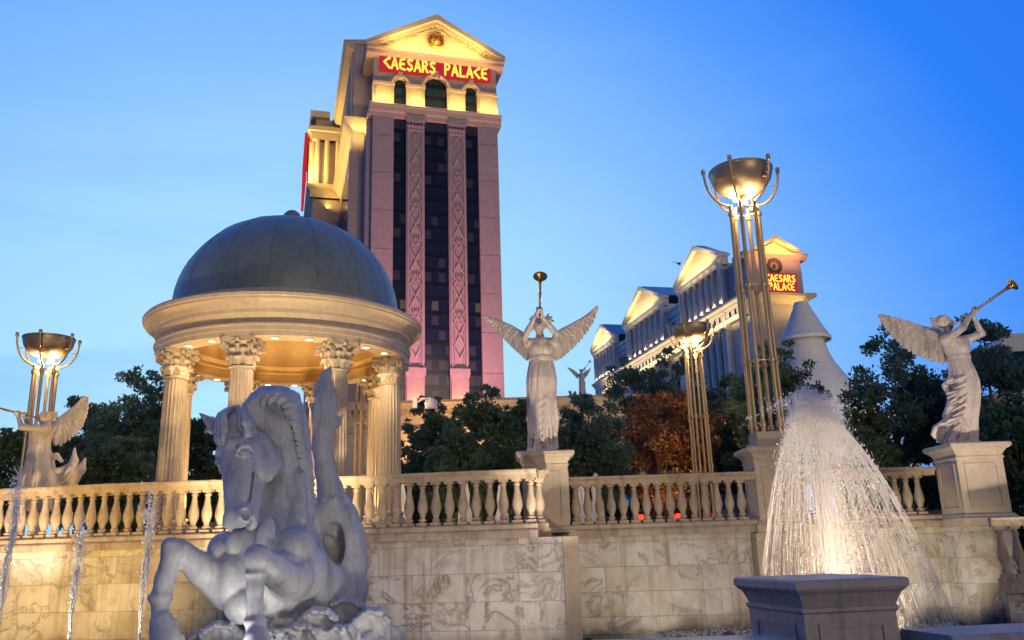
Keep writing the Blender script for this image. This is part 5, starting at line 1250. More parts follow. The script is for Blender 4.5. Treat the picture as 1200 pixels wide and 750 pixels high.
# ------------------------------------------------------------------ flood lamps in the basin and on the terrace
WARM = (1, .80, .58)
def flood_fixture(x, y, z, tgt, e, col=WARM, spot=70, size=.12, blend=.8, label=None):
    """a small cylindrical floodlight with its lens, and the light it gives"""
    d = (Vector(tgt)-Vector((x, y, z))).normalized(); q = d.to_track_quat('Z', 'Y').to_matrix().to_4x4()
    root = empty('floodlight', (x, y, z)); tag(root, label or 'small floodlight low in the fountain basin', 'floodlight', 'floodlights in the basin')
    m = MB(); b = MB().lathe([(0, -.16), (.07, -.16), (.09, -.05), (.10, .05), (.10, .08), (.085, .08), (.085, .04), (0, .04)], 16)
    m.add([q @ Vector(v) for v in b.V], b.F); m.box(-.02, .02, -.02, .02, -.3, -.05); m.build('housing', MT['fixture'], root)
    m = MB(); b = MB().lathe([(0, .045), (.084, .045)], 16); m.add([q @ Vector(v) for v in b.V], b.F); m.build('lens', MT['down'], root)
    lamp('flood', 'SPOT', tuple(Vector((x, y, z))+d*.12), e, col, size, tgt, spot, blend)
MT['fixture'] = plain('black_fixture', (.03, .03, .03), .5)
YL = (1, .62, .16)
flood_fixture(-9.5, 11.2, .45, (-9.6, 15.8, 2.7), 760, YL, 100, label='floodlight in the basin aimed at the yellow lit left balustrade')
flood_fixture(-6.6, 12.0, .45, (-7.4, 15.4, 2.4), 330, YL, 95, label='floodlight in the basin left of the horse')
flood_fixture(-.6, 11.6, .45, (-.9, 15.0, 1.9), 220, (1, .80, .60), 100, label='floodlight in the basin right of the horse')
flood_fixture(-3.9, 12.6, .45, (-4.6, 19, 6.6), 2000, (1, .74, .42), 66, label='floodlight in the basin behind the horse, aimed up at the gazebo')
flood_fixture(.9, 12.2, .45, (.5, 16.7, 5.2), 950, (1, .82, .64), 40, label='floodlight in the basin aimed up at the middle angel')
flood_fixture(2.9, 12.6, .45, (3.0, 17, 2.0), 260, (1, .80, .56), 100, label='floodlight in the basin under the middle balustrade')
flood_fixture(7.6, 12.0, .45, (8.7, 16.5, 4.7), 1000, (1, .83, .66), 42, label='floodlight in the basin aimed up at the right angel')
flood_fixture(-7.6, 13.2, .45, (-9.8, 17.4, 3.9), 620, (1, .80, .62), 40, label='floodlight in the basin aimed up at the left angel')
flood_fixture(-2.9, 8.7, .42, (-3.0, 10.1, 2.9), 60, (1, .90, .80), 110, label='added fill light low in front of the horse')  # fixture and spot added as fill to brighten the horse
flood_fixture(-.9, 8.75, .42, (-2.6, 10.1, 2.6), 62, (1, .88, .76), 110, label='added fill light low in front of the horse tail side')  # second added fill, brightening the neck and tail side
# ------------------------------------------------------------------ torches
def torch(x, y, z0, zb, label, sc=1.0, npole=6, rot=.2, base_h=.0, energy=60):
    root = empty('torch_lamp', (x, y, z0), rot); tag(root, label, 'torch lamp', 'bronze torch lamps'); H = zb-z0; rp = .29*sc
    for i in range(npole):
        an = 2*math.pi*i/npole; c, s_ = math.cos(an), math.sin(an)
        m = MB(); m.tube([(rp*1.12*c, rp*1.12*s_, base_h), (rp*c, rp*s_, H-.18*sc)], .041*sc, 10)
        for f in (.03, .30, .63, .97): z = base_h+(H-.25-base_h)*f; q = rp*(1.12-.12*f); m.lathe([(.0, -.07), (.062, -.05), (.072, 0), (.062, .05), (0, .07)], 10, (q*c, q*s_, z))
        m.build('pole', MT['bronze'], root, 40)
        m = MB(); P = []                        # the arm sweeping out and up round the bowl
        for k in range(12):
            t = k/11; an2 = t*math.pi/2; P.append(((rp+(.80*sc-rp)*math.sin(an2))*c, (rp+(.80*sc-rp)*math.sin(an2))*s_, H-.2*sc+(.74*sc)*(1-math.cos(an2)) ))
        P.append((P[-1][0]*1.01, P[-1][1]*1.01, P[-1][2]+.03*sc))
        m.tube(P, [.028*sc]*len(P), 8); e = P[-1]; m.lathe([(0, -.03), (.045, -.02), (.05, .02), (.04, .05), (.05, .06), (.04, .09), (0, .10)], 8, e)
        m.tube([(P[8][0], P[8][1], P[8][2]), (P[8][0]*.82, P[8][1]*.82, P[8][2])], .014*sc, 6)
        m.build('arm', MT['bronze'], root, 40)
    for f in (.30, .63, .985):
        z = base_h+(H-.25-base_h)*f; q = rp*(1.12-.12*f); m = MB(); m.tube([(q*math.cos(a_), q*math.sin(a_), z) for a_ in np.linspace(0, 2*math.pi, 25)], .016*sc, 6, False)
        m.build('ring', MT['bronze'], root, 40)
    m = MB(); R = .66*sc; m.lathe([(0, 0), (.10*sc, .005)]+[(R*math.sin(a_), .56*sc*(1-math.cos(a_))) for a_ in np.linspace(.25, math.pi/2, 12)]+[(R+.02, .57*sc), (R+.02, .61*sc), (R-.03, .61*sc), (R-.05, .55*sc), (.3, .2*sc), (0, .1*sc)], 40, (0, 0, H)); m.build('bowl', MT['bowl'], root, 40)
    for i in range(3):
        an = 2*math.pi*(i+.5)/3; m = MB(); m.lathe([(0, -.055), (.04, -.04), (.055, 0), (.04, .04), (0, .055)], 12, (.17*sc*math.cos(an), .17*sc*math.sin(an), H-.06*sc)); m.build('bulb', MT['bulb'], root, 60)
    if energy: 
        for i in range(3):
            an = 2*math.pi*(i+.5)/3+rot; lamp('torch_light', 'POINT', (x+.27*sc*math.cos(an), y+.27*sc*math.sin(an), zb-.10*sc), energy*.8, (1, .68, .32), .05)
    return root
bx = U(903, 522, 17.1); zb = U(875.5, 231, 17.1)[2]
torch(5.05, 17.1, 3.53, zb, 'tallest bronze torch lamp, on the stone pedestal beside the spray', base_h=.30, rot=0, energy=70)
m = MB(); m.box(-.36, .36, -.36, .36, 0, .12); m.box(-.31, .31, -.31, .31, .12, .31); o = m.build('torch_plinth', MT['lime_smooth'], bpy.data.objects['torch_lamp'])
c_ = U(824, 553, 26.5); torch(c_[0], 26.5, 2.0, U(816, 402, 26.5)[2], 'bronze torch lamp in front of the red leaved tree', energy=100, sc=.92, rot=.04)
c_ = U(47, 490, 23.3); torch(c_[0], 23.3, 2.0, U(57, 421, 23.3)[2], 'bronze torch lamp behind the left angel', rot=.75, energy=80)
c_ = U(430, 520, 23.3); torch(c_[0], 23.3, 2.0, U(57, 421, 23.3)[2], 'bronze torch lamp behind the right columns of the gazebo', rot=.1, energy=60)
c_ = U(1013, 500, 48); torch(c_[0], 48, 2.0, U(1011, 470, 48)[2], 'far bronze torch lamp between the spray and the right trees', energy=200)
c_ = U(1168, 500, 40); torch(c_[0], 40, 2.0, U(1166, 480, 40)[2], 'bronze torch lamp hidden in the dark trees at the right', energy=120)
# ------------------------------------------------------------------ trees
def leafmat(name, c1, c2):
    k = NT(name); oi = k.new('ShaderNodeAttribute', attribute_name='tint'); k.ln(k.mix(oi.outputs['Fac'], c1, c2), k.p.inputs['Base Color'])
    k.p.inputs['Roughness'].default_value = .5; k.p.inputs['Specular IOR Level'].default_value = .35
    tr = k.new('ShaderNodeBsdfTranslucent'); k.ln(k.mix(oi.outputs['Fac'], tuple(v*1.2 for v in c1), tuple(v*1.3 for v in c2)), tr.inputs[0])
    mx = k.new('ShaderNodeMixShader'); mx.inputs[0].default_value = .38; k.ln(k.p.outputs[0], mx.inputs[1]); k.ln(tr.outputs[0], mx.inputs[2]); k.ln(mx.outputs[0], k.out.inputs[0]); return k.m
LM = {'g': leafmat('dark_green_leaves', (.06, .115, .07), (.14, .22, .115)), 'b': leafmat('blue_green_leaves', (.06, .12, .095), (.13, .22, .15)),
      'r': leafmat('red_autumn_leaves', (.05, .04, .02), (.31, .12, .045)), 'y': leafmat('yellow_green_leaves', (.06, .10, .04), (.16, .21, .08))}
MT['bark'] = stone('bark', (.07, .05, .035), (.12, .09, .06), .8, 4)
def leaves_mesh(C, Rr, n, size, name, mat, parent, seed, up=.5, aspect=.3):
    """n small leaf blades spread in clumps with centres C and radii Rr"""
    g_ = np.random.default_rng(seed); C = np.array(C); Rr = np.array(Rr); w = Rr**2; idx = g_.choice(len(C), n, p=w/w.sum())
    d = g_.normal(size=(n, 3)); d /= np.linalg.norm(d, axis=1)[:, None]; rad = g_.random(n)**.45; tail = g_.random(n) < .08; rad = np.where(tail, 1+g_.random(n)*.45, rad)
    P = C[idx]+d*(rad*Rr[idx])[:, None]*np.array([1, 1, .85])
    a = d*.8+g_.normal(size=(n, 3))*.6+np.array([0, 0, up]); a /= np.linalg.norm(a, axis=1)[:, None]
    b = np.cross(a, g_.normal(size=(n, 3))); b /= np.linalg.norm(b, axis=1)[:, None]
    L = size*(.6+.8*g_.random(n))[:, None]; W = L*aspect
    V = np.stack([P, P+a*L*.45+b*W, P+a*L, P+a*L*.5-b*W], 1).reshape(-1, 3)
    me = bpy.data.meshes.new(name); me.vertices.add(4*n); me.vertices.foreach_set('co', V.ravel().astype('f')); me.loops.add(4*n); me.loops.foreach_set('vertex_index', np.arange(4*n, dtype='i'))
    me.polygons.add(n); me.polygons.foreach_set('loop_start', (np.arange(n)*4).astype('i')); me.polygons.foreach_set('loop_total', np.full(n, 4, 'i')); me.update(calc_edges=True)
    cl = g_.random(len(C))*.6; at = me.attributes.new('tint', 'FLOAT', 'FACE'); at.data.foreach_set('value', np.clip(cl[idx]+g_.random(n)*.4, 0, 1).astype('f'))
    me.materials.append(mat); o = bpy.data.objects.new(name, me); COL.objects.link(o); o.parent = parent; return o
def tree(px, Y, ytop, wpx, kind, label, seed, zb_=None, n=26000, size=.115, name='tree', flat=1.0, up=.5, ybot=625):
    zt_ = U(px, ytop, Y)[2]; zlo_ = U(px, ybot, Y)[2]; w = wpx*Y/1000/2; base = U(px, 560, Y); H = zt_-2.0
    root = empty(name, (base[0], Y, 2.0)); tag(root, label, 'tree', 'trees beyond the balustrade'); g_ = np.random.default_rng(seed)
    zc_ = (zt_+zlo_)/2-2.0; rz = (zt_-zlo_)/2; C, Rr = [], []
    tx = U(px, (ytop+ybot)/2, Y)[0]-base[0]
    while len(C) < 64:
        p = g_.uniform(-1, 1, 3)
        if np.linalg.norm(p) > 1: continue
        if np.linalg.norm(p) < .45 and g_.random() < .5: continue
        p = p*(.82+.25*g_.random()); tp = 1-.25*max(0, p[2])
        C.append((tx+p[0]*w*tp, p[1]*w*.8, zc_+p[2]*rz)); Rr.append(g_.uniform(.11, .30)*min(w, rz))
    for i in range(26):                           # long shoots that break the outline
        an = g_.uniform(0, 2*math.pi); e = g_.uniform(.1, 1.4); q = g_.uniform(.95, 1.15)
        C.append((tx+math.cos(an)*math.cos(e)*w*q, math.sin(an)*math.cos(e)*w*.8*q, zc_+math.sin(e)*rz*q)); Rr.append(g_.uniform(.06, .15)*min(w, rz))
    leaves_mesh(C, Rr, n, size, 'crown', LM[kind], root, seed, up)
    m = MB(); m.tube([(0, 0, -.05), (tx*.2+.05, 0, zc_*.45), (tx*.6, .05, zc_*.85), (tx, 0, zc_+rz*.5)], [.16, .12, .08, .03], 8)
    for i in range(14):
        c_ = C[i*3]; z0 = g_.uniform(.35, .8)*zc_; m.tube([(tx*.4, 0, z0), ((c_[0]+tx*.4)/2, c_[1]/2, (z0+c_[2])/2+.15), c_], [.05, .035, .012], 5)
    m.build('trunk', MT['bark'], root, 50); return root
TREES = [
 (8, 27, 512, 70, 'g', 'low dark green tree at the far left edge behind the left angel', 1), (95, 29, 478, 110, 'g', 'dark green tree right of the left angel wing', 2), (160, 27, 446, 120, 'b', 'tall dark olive tree left of the gazebo', 3),
 (128, 24, 520, 90, 'g', 'low bushy dark green tree between the left angel and the gazebo', 4), (232, 28, 492, 80, 'g', 'dark green tree seen between the left columns of the gazebo', 5), (280, 30, 532, 70, 'g', 'low dark green tree behind the horse head', 6),
 (505, 30, 476, 80, 'b', 'dark olive tree right of the gazebo, below the security camera', 7), (570, 28, 462, 95, 'g', 'dark green tree below the right edge of the pink tower', 8), (540, 26, 505, 80, 'g', 'lower dark green tree in front of the podium building', 22),
 (612, 31, 478, 60, 'g', 'narrow dark green tree just left of the middle angel', 9), (690, 29, 470, 95, 'b', 'dark green tree under the small distant angel', 10), (662, 33, 490, 60, 'g', 'dark green tree right behind the middle angel robe', 11),
 (742, 37, 432, 95, 'b', 'tall blue green tree left of the red leaved tree', 12), (800, 36, 418, 90, 'g', 'tall dark tree behind the red leaved tree', 13),
 (860, 35, 458, 80, 'y', 'yellow green tree between the two torch lamps', 15), (915, 29, 408, 110, 'g', 'large dark green tree in front of the conical tower, behind the tallest torch', 16), (872, 34, 440, 80, 'g', 'dark green tree behind the tallest torch poles', 17),
 (1055, 27, 396, 120, 'b', 'tall blue green tree left of the right angel', 18), (1022, 24, 470, 60, 'g', 'low dark green tree beside the spray', 19), (1170, 25, 388, 130, 'b', 'tall dark green tree behind the right angel', 20), (1105, 28, 440, 90, 'g', 'dark green tree right behind the right angel robe', 21),
 (1195, 23, 470, 90, 'g', 'dark green tree at the right edge', 23)]
for (px, Y, yt, w_, kd, lb, sd) in TREES: tree(px, Y, yt, w_, kd, lb, sd)
tree(775, 32, 468, 150, 'r', 'red and orange leaved tree lit warmly behind the shorter torch lamp', 14, n=15000, size=.13)
for (px, py, Y, e) in ((808, 505, 30.0, 380), (785, 545, 29.8, 260), (750, 520, 30.0, 70), (545, 545, 26, 40), (600, 520, 29, 25), (680, 530, 27, 20), (860, 520, 29, 40)):
    p = U(px, py, Y); lamp('tree_uplight', 'SPOT', (p[0], Y-1.4, 2.1), e*1.6, (1, .55, .2), .15, (p[0], Y+.8, p[2]), 80, .8)
for (px, py, Y) in ((845, 470, 28), (1010, 560, 22)):
    p = U(px, py, Y); lamp('tree_uplight', 'SPOT', (p[0], Y-1.6, 2.1), 160, (1, .8, .45), .15, (p[0], Y+.8, p[2]), 60, .8)
# ------------------------------------------------------------------ fountain spray and jets
k = NT('spray_water'); k.p.inputs['Base Color'].default_value = (.92, .93, .95, 1); k.p.inputs['Roughness'].default_value = .25; k.p.inputs['Specular IOR Level'].default_value = .8
tb = k.new('ShaderNodeBsdfTranslucent'); tb.inputs[0].default_value = (.92, .93, .95, 1); tp = k.new('ShaderNodeBsdfTransparent')
a1 = k.new('ShaderNodeMixShader'); a1.inputs[0].default_value = .5; k.ln(k.p.outputs[0], a1.inputs[1]); k.ln(tb.outputs[0], a1.inputs[2])
a2 = k.new('ShaderNodeMixShader'); a2.inputs[0].default_value = .45; k.ln(tp.outputs[0], a2.inputs[2]); k.ln(a1.outputs[0], a2.inputs[1]); k.ln(a2.outputs[0], k.out.inputs[0]); MT['spray'] = k.m
def strand_mesh(name, paths, radii, mat, parent):
    """many thin 3-sided streams; paths (n, m, 3), radii (n, m)"""
    P = np.array(paths); R = np.array(radii)[..., None]; n, m_, _ = P.shape; T_ = np.gradient(P, axis=1); T_ /= np.linalg.norm(T_, axis=2, keepdims=True)+1e-9
    ref = np.broadcast_to(np.array([.3, 1., .2]), P.shape); a = np.cross(T_, ref); a /= np.linalg.norm(a, axis=2, keepdims=True)+1e-9; b = np.cross(T_, a)
    V = np.stack([P+R*(a*math.cos(q)+b*math.sin(q)) for q in (0, 2*math.pi/3, 4*math.pi/3)], 2).reshape(-1, 3)
    base = (np.arange(n)*m_*3)[:, None, None]+(np.arange(m_-1)*3)[None, :, None]; kk = np.arange(3)[None, None, :]; k2 = (kk+1) % 3
    Q = np.stack([base+kk, base+k2, base+3+k2, base+3+kk], 3).reshape(-1, 4); me = bpy.data.meshes.new(name)
    me.vertices.add(len(V)); me.vertices.foreach_set('co', V.ravel().astype('f')); me.loops.add(Q.size); me.loops.foreach_set('vertex_index', Q.ravel().astype('i'))
    me.polygons.add(len(Q)); me.polygons.foreach_set('loop_start', (np.arange(len(Q))*4).astype('i')); me.polygons.foreach_set('loop_total', np.full(len(Q), 4, 'i')); me.polygons.foreach_set('use_smooth', np.ones(len(Q), bool))
    me.update(calc_edges=True); me.materials.append(mat); o = bpy.data.objects.new(name, me); COL.objects.link(o); o.parent = parent; return o
def drops_mesh(name, P, r, mat, parent, stretch=None):
    P = np.array(P); n = len(P); r = np.array(r)[:, None, None]; O = np.array([(1, 0, 0), (0, 1, 0), (-1, 0, 0), (0, -1, 0), (0, 0, 1.3), (0, 0, -1.3)])[None]
    V = (P[:, None]+O*r*(1 if stretch is None else np.array(stretch))).reshape(-1, 3); f = np.array([(0, 1, 4), (1, 2, 4), (2, 3, 4), (3, 0, 4), (1, 0, 5), (2, 1, 5), (3, 2, 5), (0, 3, 5)])
    Q = (np.arange(n)[:, None, None]*6+f[None]).reshape(-1, 3); me = bpy.data.meshes.new(name); me.vertices.add(len(V)); me.vertices.foreach_set('co', V.ravel().astype('f'))
    me.loops.add(Q.size); me.loops.foreach_set('vertex_index', Q.ravel().astype('i')); me.polygons.add(len(Q)); me.polygons.foreach_set('loop_start', (np.arange(len(Q))*3).astype('i')); me.polygons.foreach_set('loop_total', np.full(len(Q), 3, 'i'))
    me.polygons.foreach_set('use_smooth', np.ones(len(Q), bool)); me.update(calc_edges=True); me.materials.append(mat); o = bpy.data.objects.new(name, me); COL.objects.link(o); o.parent = parent; return o
FY = 13.2; top = U(948, 462, FY); cen = U(990, 700, FY); cx0 = cen[0]; g_ = np.random.default_rng(11)
f = empty('fountain_spray', (cx0, FY, .16)); tag(f, 'tall white fan of spraying water lit from below, beside the near pedestal', 'fountain'); O_ = np.array([cx0, FY, .16])
def fall(az, rr, t, r0_=None):
    """a point on the falling water: azimuth, distance from the axis 0..1, fraction of the fall"""
    ax_, ay_ = np.cos(az)*rr, np.sin(az)*rr
    land = (cx0+ax_*np.where(ax_ < 0, 1.42, 1.60)+.04, FY+ay_*1.25); s0 = (top[0]+ax_*.30, FY+ay_*.26, top[2]-.04-.42*rr*rr)
    return np.stack(np.broadcast_arrays(s0[0]+(land[0]-s0[0])*t**.86, s0[1]+(land[1]-s0[1])*t**.86, s0[2]+(.16-s0[2])*(t*.52+t*t*.48)), -1)
paths, radii = [], []
for i in range(74):                              # the strong single streams of the nozzle ring
    az = 2*math.pi*i/74+g_.normal()*.03; t = np.linspace(.0, 1, 34); rr = .93+.07*g_.random()
    p = fall(az, rr, t); p[:, 0] += .010*np.sin(t*g_.uniform(12, 30)+i); paths.append(p-O_); radii.append(g_.uniform(.0035, .0062)*(.55+.6*np.sin(t*g_.uniform(25, 60)+g_.uniform(0, 6))**2))
strand_mesh('stream', paths, radii, MT['spray'], f)['kind'] = 'stuff'
paths, radii = [], []
for i in range(760):                             # broken pieces of the finer inner streams
    az = g_.uniform(0, 2*math.pi); rr = g_.random()**.6*.95; t0 = g_.random()**1.3*.92; t = np.linspace(t0, min(1, t0+.05+.22*g_.random()), 8)
    paths.append(fall(az, rr, t)-O_); radii.append(g_.uniform(.0014, .0036)*np.array([.2, .7, 1, 1, 1, .9, .6, .2]))
strand_mesh('broken_stream', paths, radii, MT['spray'], f)['kind'] = 'stuff'
N = 70000; az = g_.uniform(0, 2*math.pi, N); rr = np.abs(g_.normal(size=N))*.36; rr = np.minimum(rr, 1); t = g_.random(N)**1.25   # fine mist
P = fall(az, rr, t)+g_.normal(size=(N, 3))*.03; drops_mesh('mist', P-O_, g_.uniform(.0016, .0042, N), MT['spray'], f, (1, 1, 1.6))['kind'] = 'stuff'
N = 1400; P = np.stack([g_.uniform(2.6, 7.9, N), g_.uniform(15.9, 16.75, N), .17+np.abs(g_.normal(size=N))*.035], 1); drops_mesh('foam', P-O_, g_.uniform(.006, .022, N), MT['spray'], f, (1.3, 1.3, .6))['kind'] = 'stuff'
rise = []; rr_ = []
for i in range(22):
    an = g_.uniform(0, 6.28); q = g_.random(); t = np.linspace(0, 1, 22); a0 = np.array([cx0-.15+.06*math.cos(an), FY+.06*math.sin(an), .2]); a1 = top+np.array([.14*math.cos(an)*q, .14*math.sin(an)*q, -.25*g_.random()])
    rise.append(a0+(a1-a0)*t[:, None]-O_); rr_.append(np.full(22, .010)*(.4+t))
strand_mesh('rising_jet', rise, rr_, MT['spray'], f)['kind'] = 'stuff'
N = 15000; az = g_.uniform(0, 2*math.pi, N); t = g_.random(N)**2.0; rr = g_.random(N)**.5; P = fall(az, rr, t)+g_.normal(size=(N, 3))*(.055*(1-t)+.012)[:, None]
drops_mesh('droplet', P-O_, g_.uniform(.002, .0085, N)*(1.2-.7*t), MT['spray'], f, (1, 1, 2.6))['kind'] = 'stuff'
N = 1500; an = g_.uniform(0, 2*math.pi, N); q = np.abs(g_.normal(size=N))*.28
P = np.stack([top[0]+np.cos(an)*q*1.5-.04, FY+np.sin(an)*q, top[2]+.05-q*.55+.05*g_.normal(size=N)], 1); drops_mesh('droplet', P-O_, g_.uniform(.004, .013, N), MT['spray'], f)['kind'] = 'stuff'
for an in (0, 1.57, 3.14, 4.71): lamp('basin_light', 'SPOT', (cx0+1.0*math.cos(an+.6), FY+1.0*math.sin(an+.6), .22), 460, (1, .74, .46), .08, (cx0-.2, FY, 4.0), 75, .7)
lamp('basin_light', 'SPOT', (cx0+1.3, FY+.6, .25), 420, (1, .80, .50), .08, (8.15, 17, 1.6), 44, .7)
# thin wobbling jets on the left
for (px, y0_, y1_, Y, am, lb, sd) in ((160, 566, 790, 12.4, .05, 'thin wobbling jet of water left of the horse, falling back in clumps', 1), (76, 600, 800, 12.2, .04, 'short wobbling jet of water in front of the yellow balustrade', 2), (3, 545, 700, 11.5, .06, 'splashing jet of water at the left edge', 3)):
    g_ = np.random.default_rng(sd); b0 = U(px, y1_, Y); t_ = U(px+2, y0_, Y); r0 = empty('water_jet', (b0[0], Y, .16)); tag(r0, lb, 'water jet', 'thin fountain jets'); O_ = np.array([b0[0], Y, .16]); H = t_[2]-.16; paths, radii = [], []
    for i in range(14):
        t = np.linspace(0, 1, 40); w_ = am*t**1.4; ph = g_.uniform(0, 6, 4)
        x = w_*(np.sin(t*9+ph[0]*.3)+.4*np.sin(t*23+ph[1]))+.01*g_.normal()+ .02*t*np.sin(t*60+ph[2]); y = w_*(np.sin(t*8+ph[2])*.6); z = t*H*g_.uniform(.6, 1.0)
        paths.append(np.stack([x, y, z], 1)); radii.append((.0065*(1.1-.4*t))*(.5+.9*np.abs(np.sin(t*g_.uniform(25, 60)+ph[3]))))
    strand_mesh('stream', paths, radii, MT['spray'], r0); lamp('jet_fill', 'SPOT', (b0[0]-.25, Y-.3, .2), 320, (1, .84, .6), .06, (b0[0], Y, H*.75), 50, .8)  # spot added at the jet foot to brighten its water
    N = 1100; t = 1-g_.random(N)**1.5; an = g_.uniform(0, 6.28, N); q = np.abs(g_.normal(size=N))*(.012+.075*t**3)
    P = np.stack([am*t**1.4*np.sin(t*9+.5)+np.cos(an)*q, np.sin(an)*q, t*H*1.0+.05*g_.normal(size=N)*t-.45*g_.random(N)*(t > .6)*t], 1); drops_mesh('droplet', P, g_.uniform(.004, .014, N), MT['spray'], r0)
# ------------------------------------------------------------------ street life glimpsed between the balusters
def emat(name, c, s): return emis(name, c, s)
sf = empty('lit_storefront', (U(780, 580, 62)[0], 62, 2.0)); tag(sf, 'row of blue and purple lit shop fronts glimpsed between the middle balusters', 'storefront')
m = MB(); m.box(-11, 13, 0, 6, 0, 4.3); m.build('wall', plain('dark_render', (.05, .05, .07), .7), sf)
cols = [(.02, .16, .8), (.05, .30, 1), (.18, .04, .5), (.04, .35, .9), (1, .55, .15), (.03, .2, .85), (.5, .05, .45), (.06, .4, 1), (.9, .6, .3), (.03, .25, .9), (.05, .3, 1)]
for i, c in enumerate(cols):
    m = MB(); x_ = -10.4+i*2.12; z1 = 3.6-.5*(i % 3); m.box(x_, x_+1.5+.3*(i % 2), -.06, -.003, .5+.3*(i % 2), z1); m.build('lit_window', emat('shop_glow_%d' % (i % 11), c, .9), sf)
m = MB(); m.tube([(-4.4, -.15, 2.6), (-3.5, -.15, 2.0), (-3.4, -.15, 1.6), (-4.3, -.15, 1.2)], .05, 5); m.build('neon_tube', emat('pink_neon', (1, .12, .6), 3), sf)
na = empty('arched_neon_sign', tuple(U(692, 585, 42)-np.array([0, 0, .0]))); na.location.z = 2.0; tag(na, 'purple arched neon sign glimpsed left above the middle balustrade', 'sign'); zz = U(692, 555, 42)[2]-2.0
m = MB(); m.box(-.08, .08, 0, .1, 0, zz-.4); m.build('post', MT['fixture'], na)
m = MB(); m.prism([(-.75*math.cos(a_), zz-.5+.85*math.sin(a_)) for a_ in np.linspace(0, math.pi, 12)], 'y', .0, .12); m.build('panel', emat('purple_panel', (.22, .03, .45), .6), na)
m = MB(); m.tube([(-.78*math.cos(a_), -.05, zz-.5+.9*math.sin(a_)) for a_ in np.linspace(0, math.pi, 16)], .05, 6); m.build('rim_tube', emat('yellow_tube', (1, .6, .15), 1.6), na)
for j in range(9): m = MB(); m.lathe([(0, -.06), (.06, 0), (0, .06)], 6, (-.5+.125*j, -.06, zz-.15+.14*math.sin(j*2.2))); m.build('bulb', emat('pink_bulb', (.9, .2, .8), 2), na)
def car(x, y, rz, paint, label):
    root = empty('parked_car', (x, y, 2.0), rz); tag(root, label, 'car', 'cars on the street behind the balustrade'); pm = plain('car_paint_'+label.split()[0], paint, .3, .3, spec=.6)
    prof = [(-2.2, .35), (-2.25, .6), (-2.2, .92), (-1.75, 1.0), (1.0, .95), (2.05, .80), (2.2, .6), (2.2, .35)]
    m = MB(); m.prism(prof, 'y', -.88, .88); m.build('body', pm, root)
    m = MB(); P = [(-1.8, .99), (-1.45, 1.38), (-.3, 1.44), (.35, 1.38), (1.15, .955)]; n = 5
    V = [(p[0], -.82 if p[1] < 1.1 else -.62, p[1]) for p in P]+[(p[0], .82 if p[1] < 1.1 else .62, p[1]) for p in P]; m.add(V, [(0, 1, 2, 3, 4), (9, 8, 7, 6, 5)]+[(i, i+5, i+6, i+1) for i in range(4)]); m.build('cabin_glass', MT['carglass'], root)
    m = MB(); m.box(-1.42, .3, -.60, .60, 1.37, 1.46); m.build('roof', pm, root)
    for wx in (-1.4, 1.35):
        for s_ in (-1, 1):
            m = MB(); P = [(wx+.33*math.cos(a_), .33+.33*math.sin(a_)) for a_ in np.linspace(0, 2*math.pi, 20)[:-1]]; m.prism(P, 'y', s_*.90-.1, s_*.90+.1); w_ = m.build('wheel', MT['tyre'], root)
    for s_ in (-.66, .66):
        m = MB(); m.box(-2.27, -2.15, s_-.17, s_+.17, .66, .82); m.build('taillight', MT['tail'], root); m = MB(); m.box(2.12, 2.22, s_-.15, s_+.15, .6, .72); m.build('headlight', MT['headl'], root)
MT['carglass'] = plain('car_glass', (.02, .02, .03), .08); MT['tyre'] = plain('tyre', (.02, .02, .02), .8); MT['tail'] = emat('tail_glow', (1, .05, .02), 2.5); MT['headl'] = emat('head_glow', (1, .85, .6), 2.0)
for (px, Y, rz, c, lb) in ((676, 34, 1.2, (.5, .5, .5), 'silver car nearest the middle angel pedestal'), (722, 38, .3, (.3, .02, .03), 'red car glimpsed between the middle balusters'), (765, 34, 1.5, (.02, .02, .03), 'black car with tail lights behind the middle balusters'),
                           (812, 36, .2, (.6, .6, .58), 'white car behind the middle balusters near the torch'), (858, 34, 1.4, (.04, .08, .2), 'blue car behind the balusters beside the spray'), (1060, 33, .3, (.1, .1, .1), 'grey car glimpsed behind the right balusters')):
    car(U(px, 615, Y)[0], Y, rz, c, lb)
MT['canvas'] = stone('white_canvas', (.7, .68, .64), (.78, .76, .72), .8, 2, .1, streak=False)
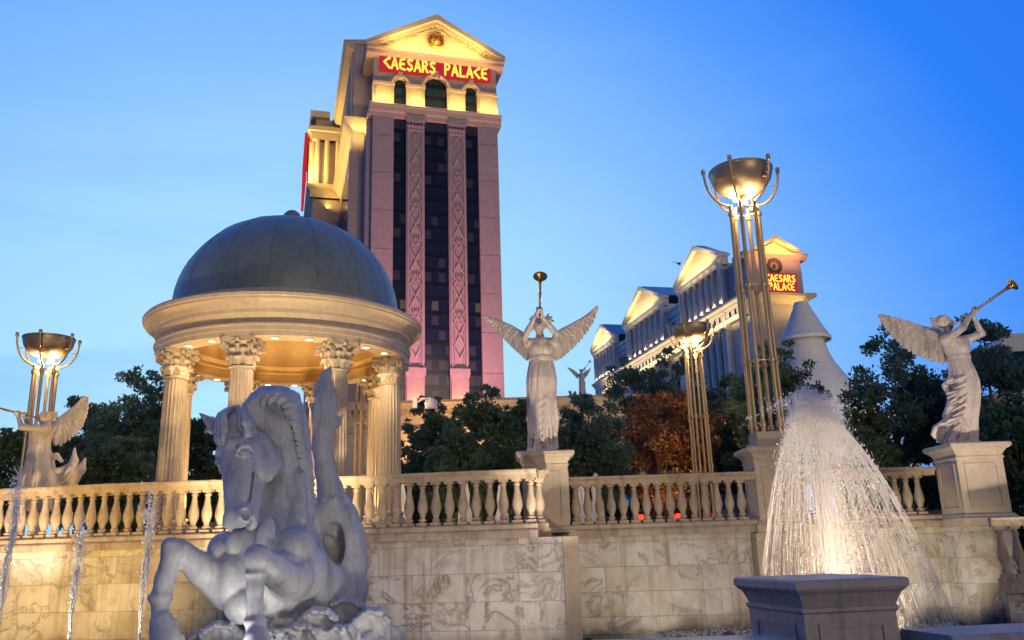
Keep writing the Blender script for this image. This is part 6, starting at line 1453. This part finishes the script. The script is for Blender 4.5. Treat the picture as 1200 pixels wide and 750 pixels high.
for (px, Y, h_, lb) in ((470, 21.5, 1.5, 'closed white parasol right of the gazebo'), (545, 22, 1.55, 'closed white parasol left of the middle angel pedestal'), (700, 22, 1.6, 'closed white parasol just right of the middle angel pedestal'), (683, 23, 1.6, 'closed white parasol close beside the middle angel pedestal'), (588, 23, 1.5, 'closed white parasol below the middle angel')):
    p = U(px, 600, Y); r0 = empty('closed_parasol', (p[0], Y, 2.0)); tag(r0, lb, 'parasol', 'closed white parasols'); m = MB(); m.tube([(0, 0, 0), (0, 0, h_)], .025, 8); m.lathe([(0, 0), (.22, 0), (.22, .06), (0, .08)], 20); m.build('pole', MT['fixture'], r0)
    m = MB(); m.lathe([(.05, h_-1.3), (.16, h_-1.25), (.15, h_-.9), (.09, h_-.7), (.11, h_-.45), (.06, h_-.12), (0, h_)], 32, rf=lambda an, i: 1+.18*math.cos(an*8)); m.build('canopy', MT['canvas'], r0, 50)
    lamp('terrace_lamp', 'POINT', (p[0]+.5, Y-.6, 3.2), 6, (1, .75, .45), .1)
# security camera on the gazebo column
p = U(490, 472, 19.0); r0 = empty('security_camera', tuple(p)); tag(r0, 'white dome security camera on a bracket beside the gazebo column', 'security camera')
m = MB(); m.box(-.12, -.02, -.05, .05, -.12, .12); m.tube([(-.05, 0, .0), (.1, 0, .09), (.26, 0, .09), (.28, 0, .0)], .03, 8); m.build('bracket', MT['canvas'], r0, 40)
m = MB(); m.lathe([(.09, -.16), (.145, -.15), (.15, -.12), (.14, -.10), (.15, .0), (.13, .05), (.06, .09), (0, .1)], 24, (.29, 0, 0)); m.build('housing', MT['canvas'], r0, 40)
m = MB(); m.lathe([(0, -.26), (.05, -.25), (.09, -.21), (.10, -.16)], 20, (.29, 0, 0)); m.build('dome_lens', MT['carglass'], r0, 40)
# helicopter
p = U(796, 309, 900); r0 = empty('helicopter', tuple(p), R_(200)); tag(r0, 'tiny dark helicopter in the sky left of the tallest torch', 'helicopter'); hm = plain('helicopter_paint', (.03, .03, .06), .4)
m = MB(); m.lathe([(0, -2.2), (.8, -1.6), (1.25, -.4), (1.15, .8), (.6, 2.2), (.2, 3)], 16); V = [(v[2], v[0], v[1]*1.1) for v in m.V]; m2 = MB(); m2.add(V, m.F); m2.tube([(2, 0, .4), (7, 0, .8)], [.35, .15], 8); m2.box(6.6, 7.4, -.05, .05, .3, 2.2)
for s_ in (-1, 1): m2.tube([(-2, s_, -1.7), (2, s_, -1.7)], .08, 6); m2.tube([(-.8, s_*.8, -1), (-.8, s_, -1.7)], .06, 6); m2.tube([(.9, s_*.8, -1), (.9, s_, -1.7)], .06, 6)
m2.build('body', hm, r0, 50); m = MB(); m.box(-5, 5, -.15, .15, 1.55, 1.62); m.box(-.15, .15, -5, 5, 1.56, 1.61); m.tube([(0, 0, 1), (0, 0, 1.6)], .15, 8); m.build('rotor', hm, r0)
m = MB(); m.lathe([(0, -.3), (.3, 0), (0, .3)], 8, (-1.4, 0, -1.3)); m.build('beacon', MT['tail'], r0)
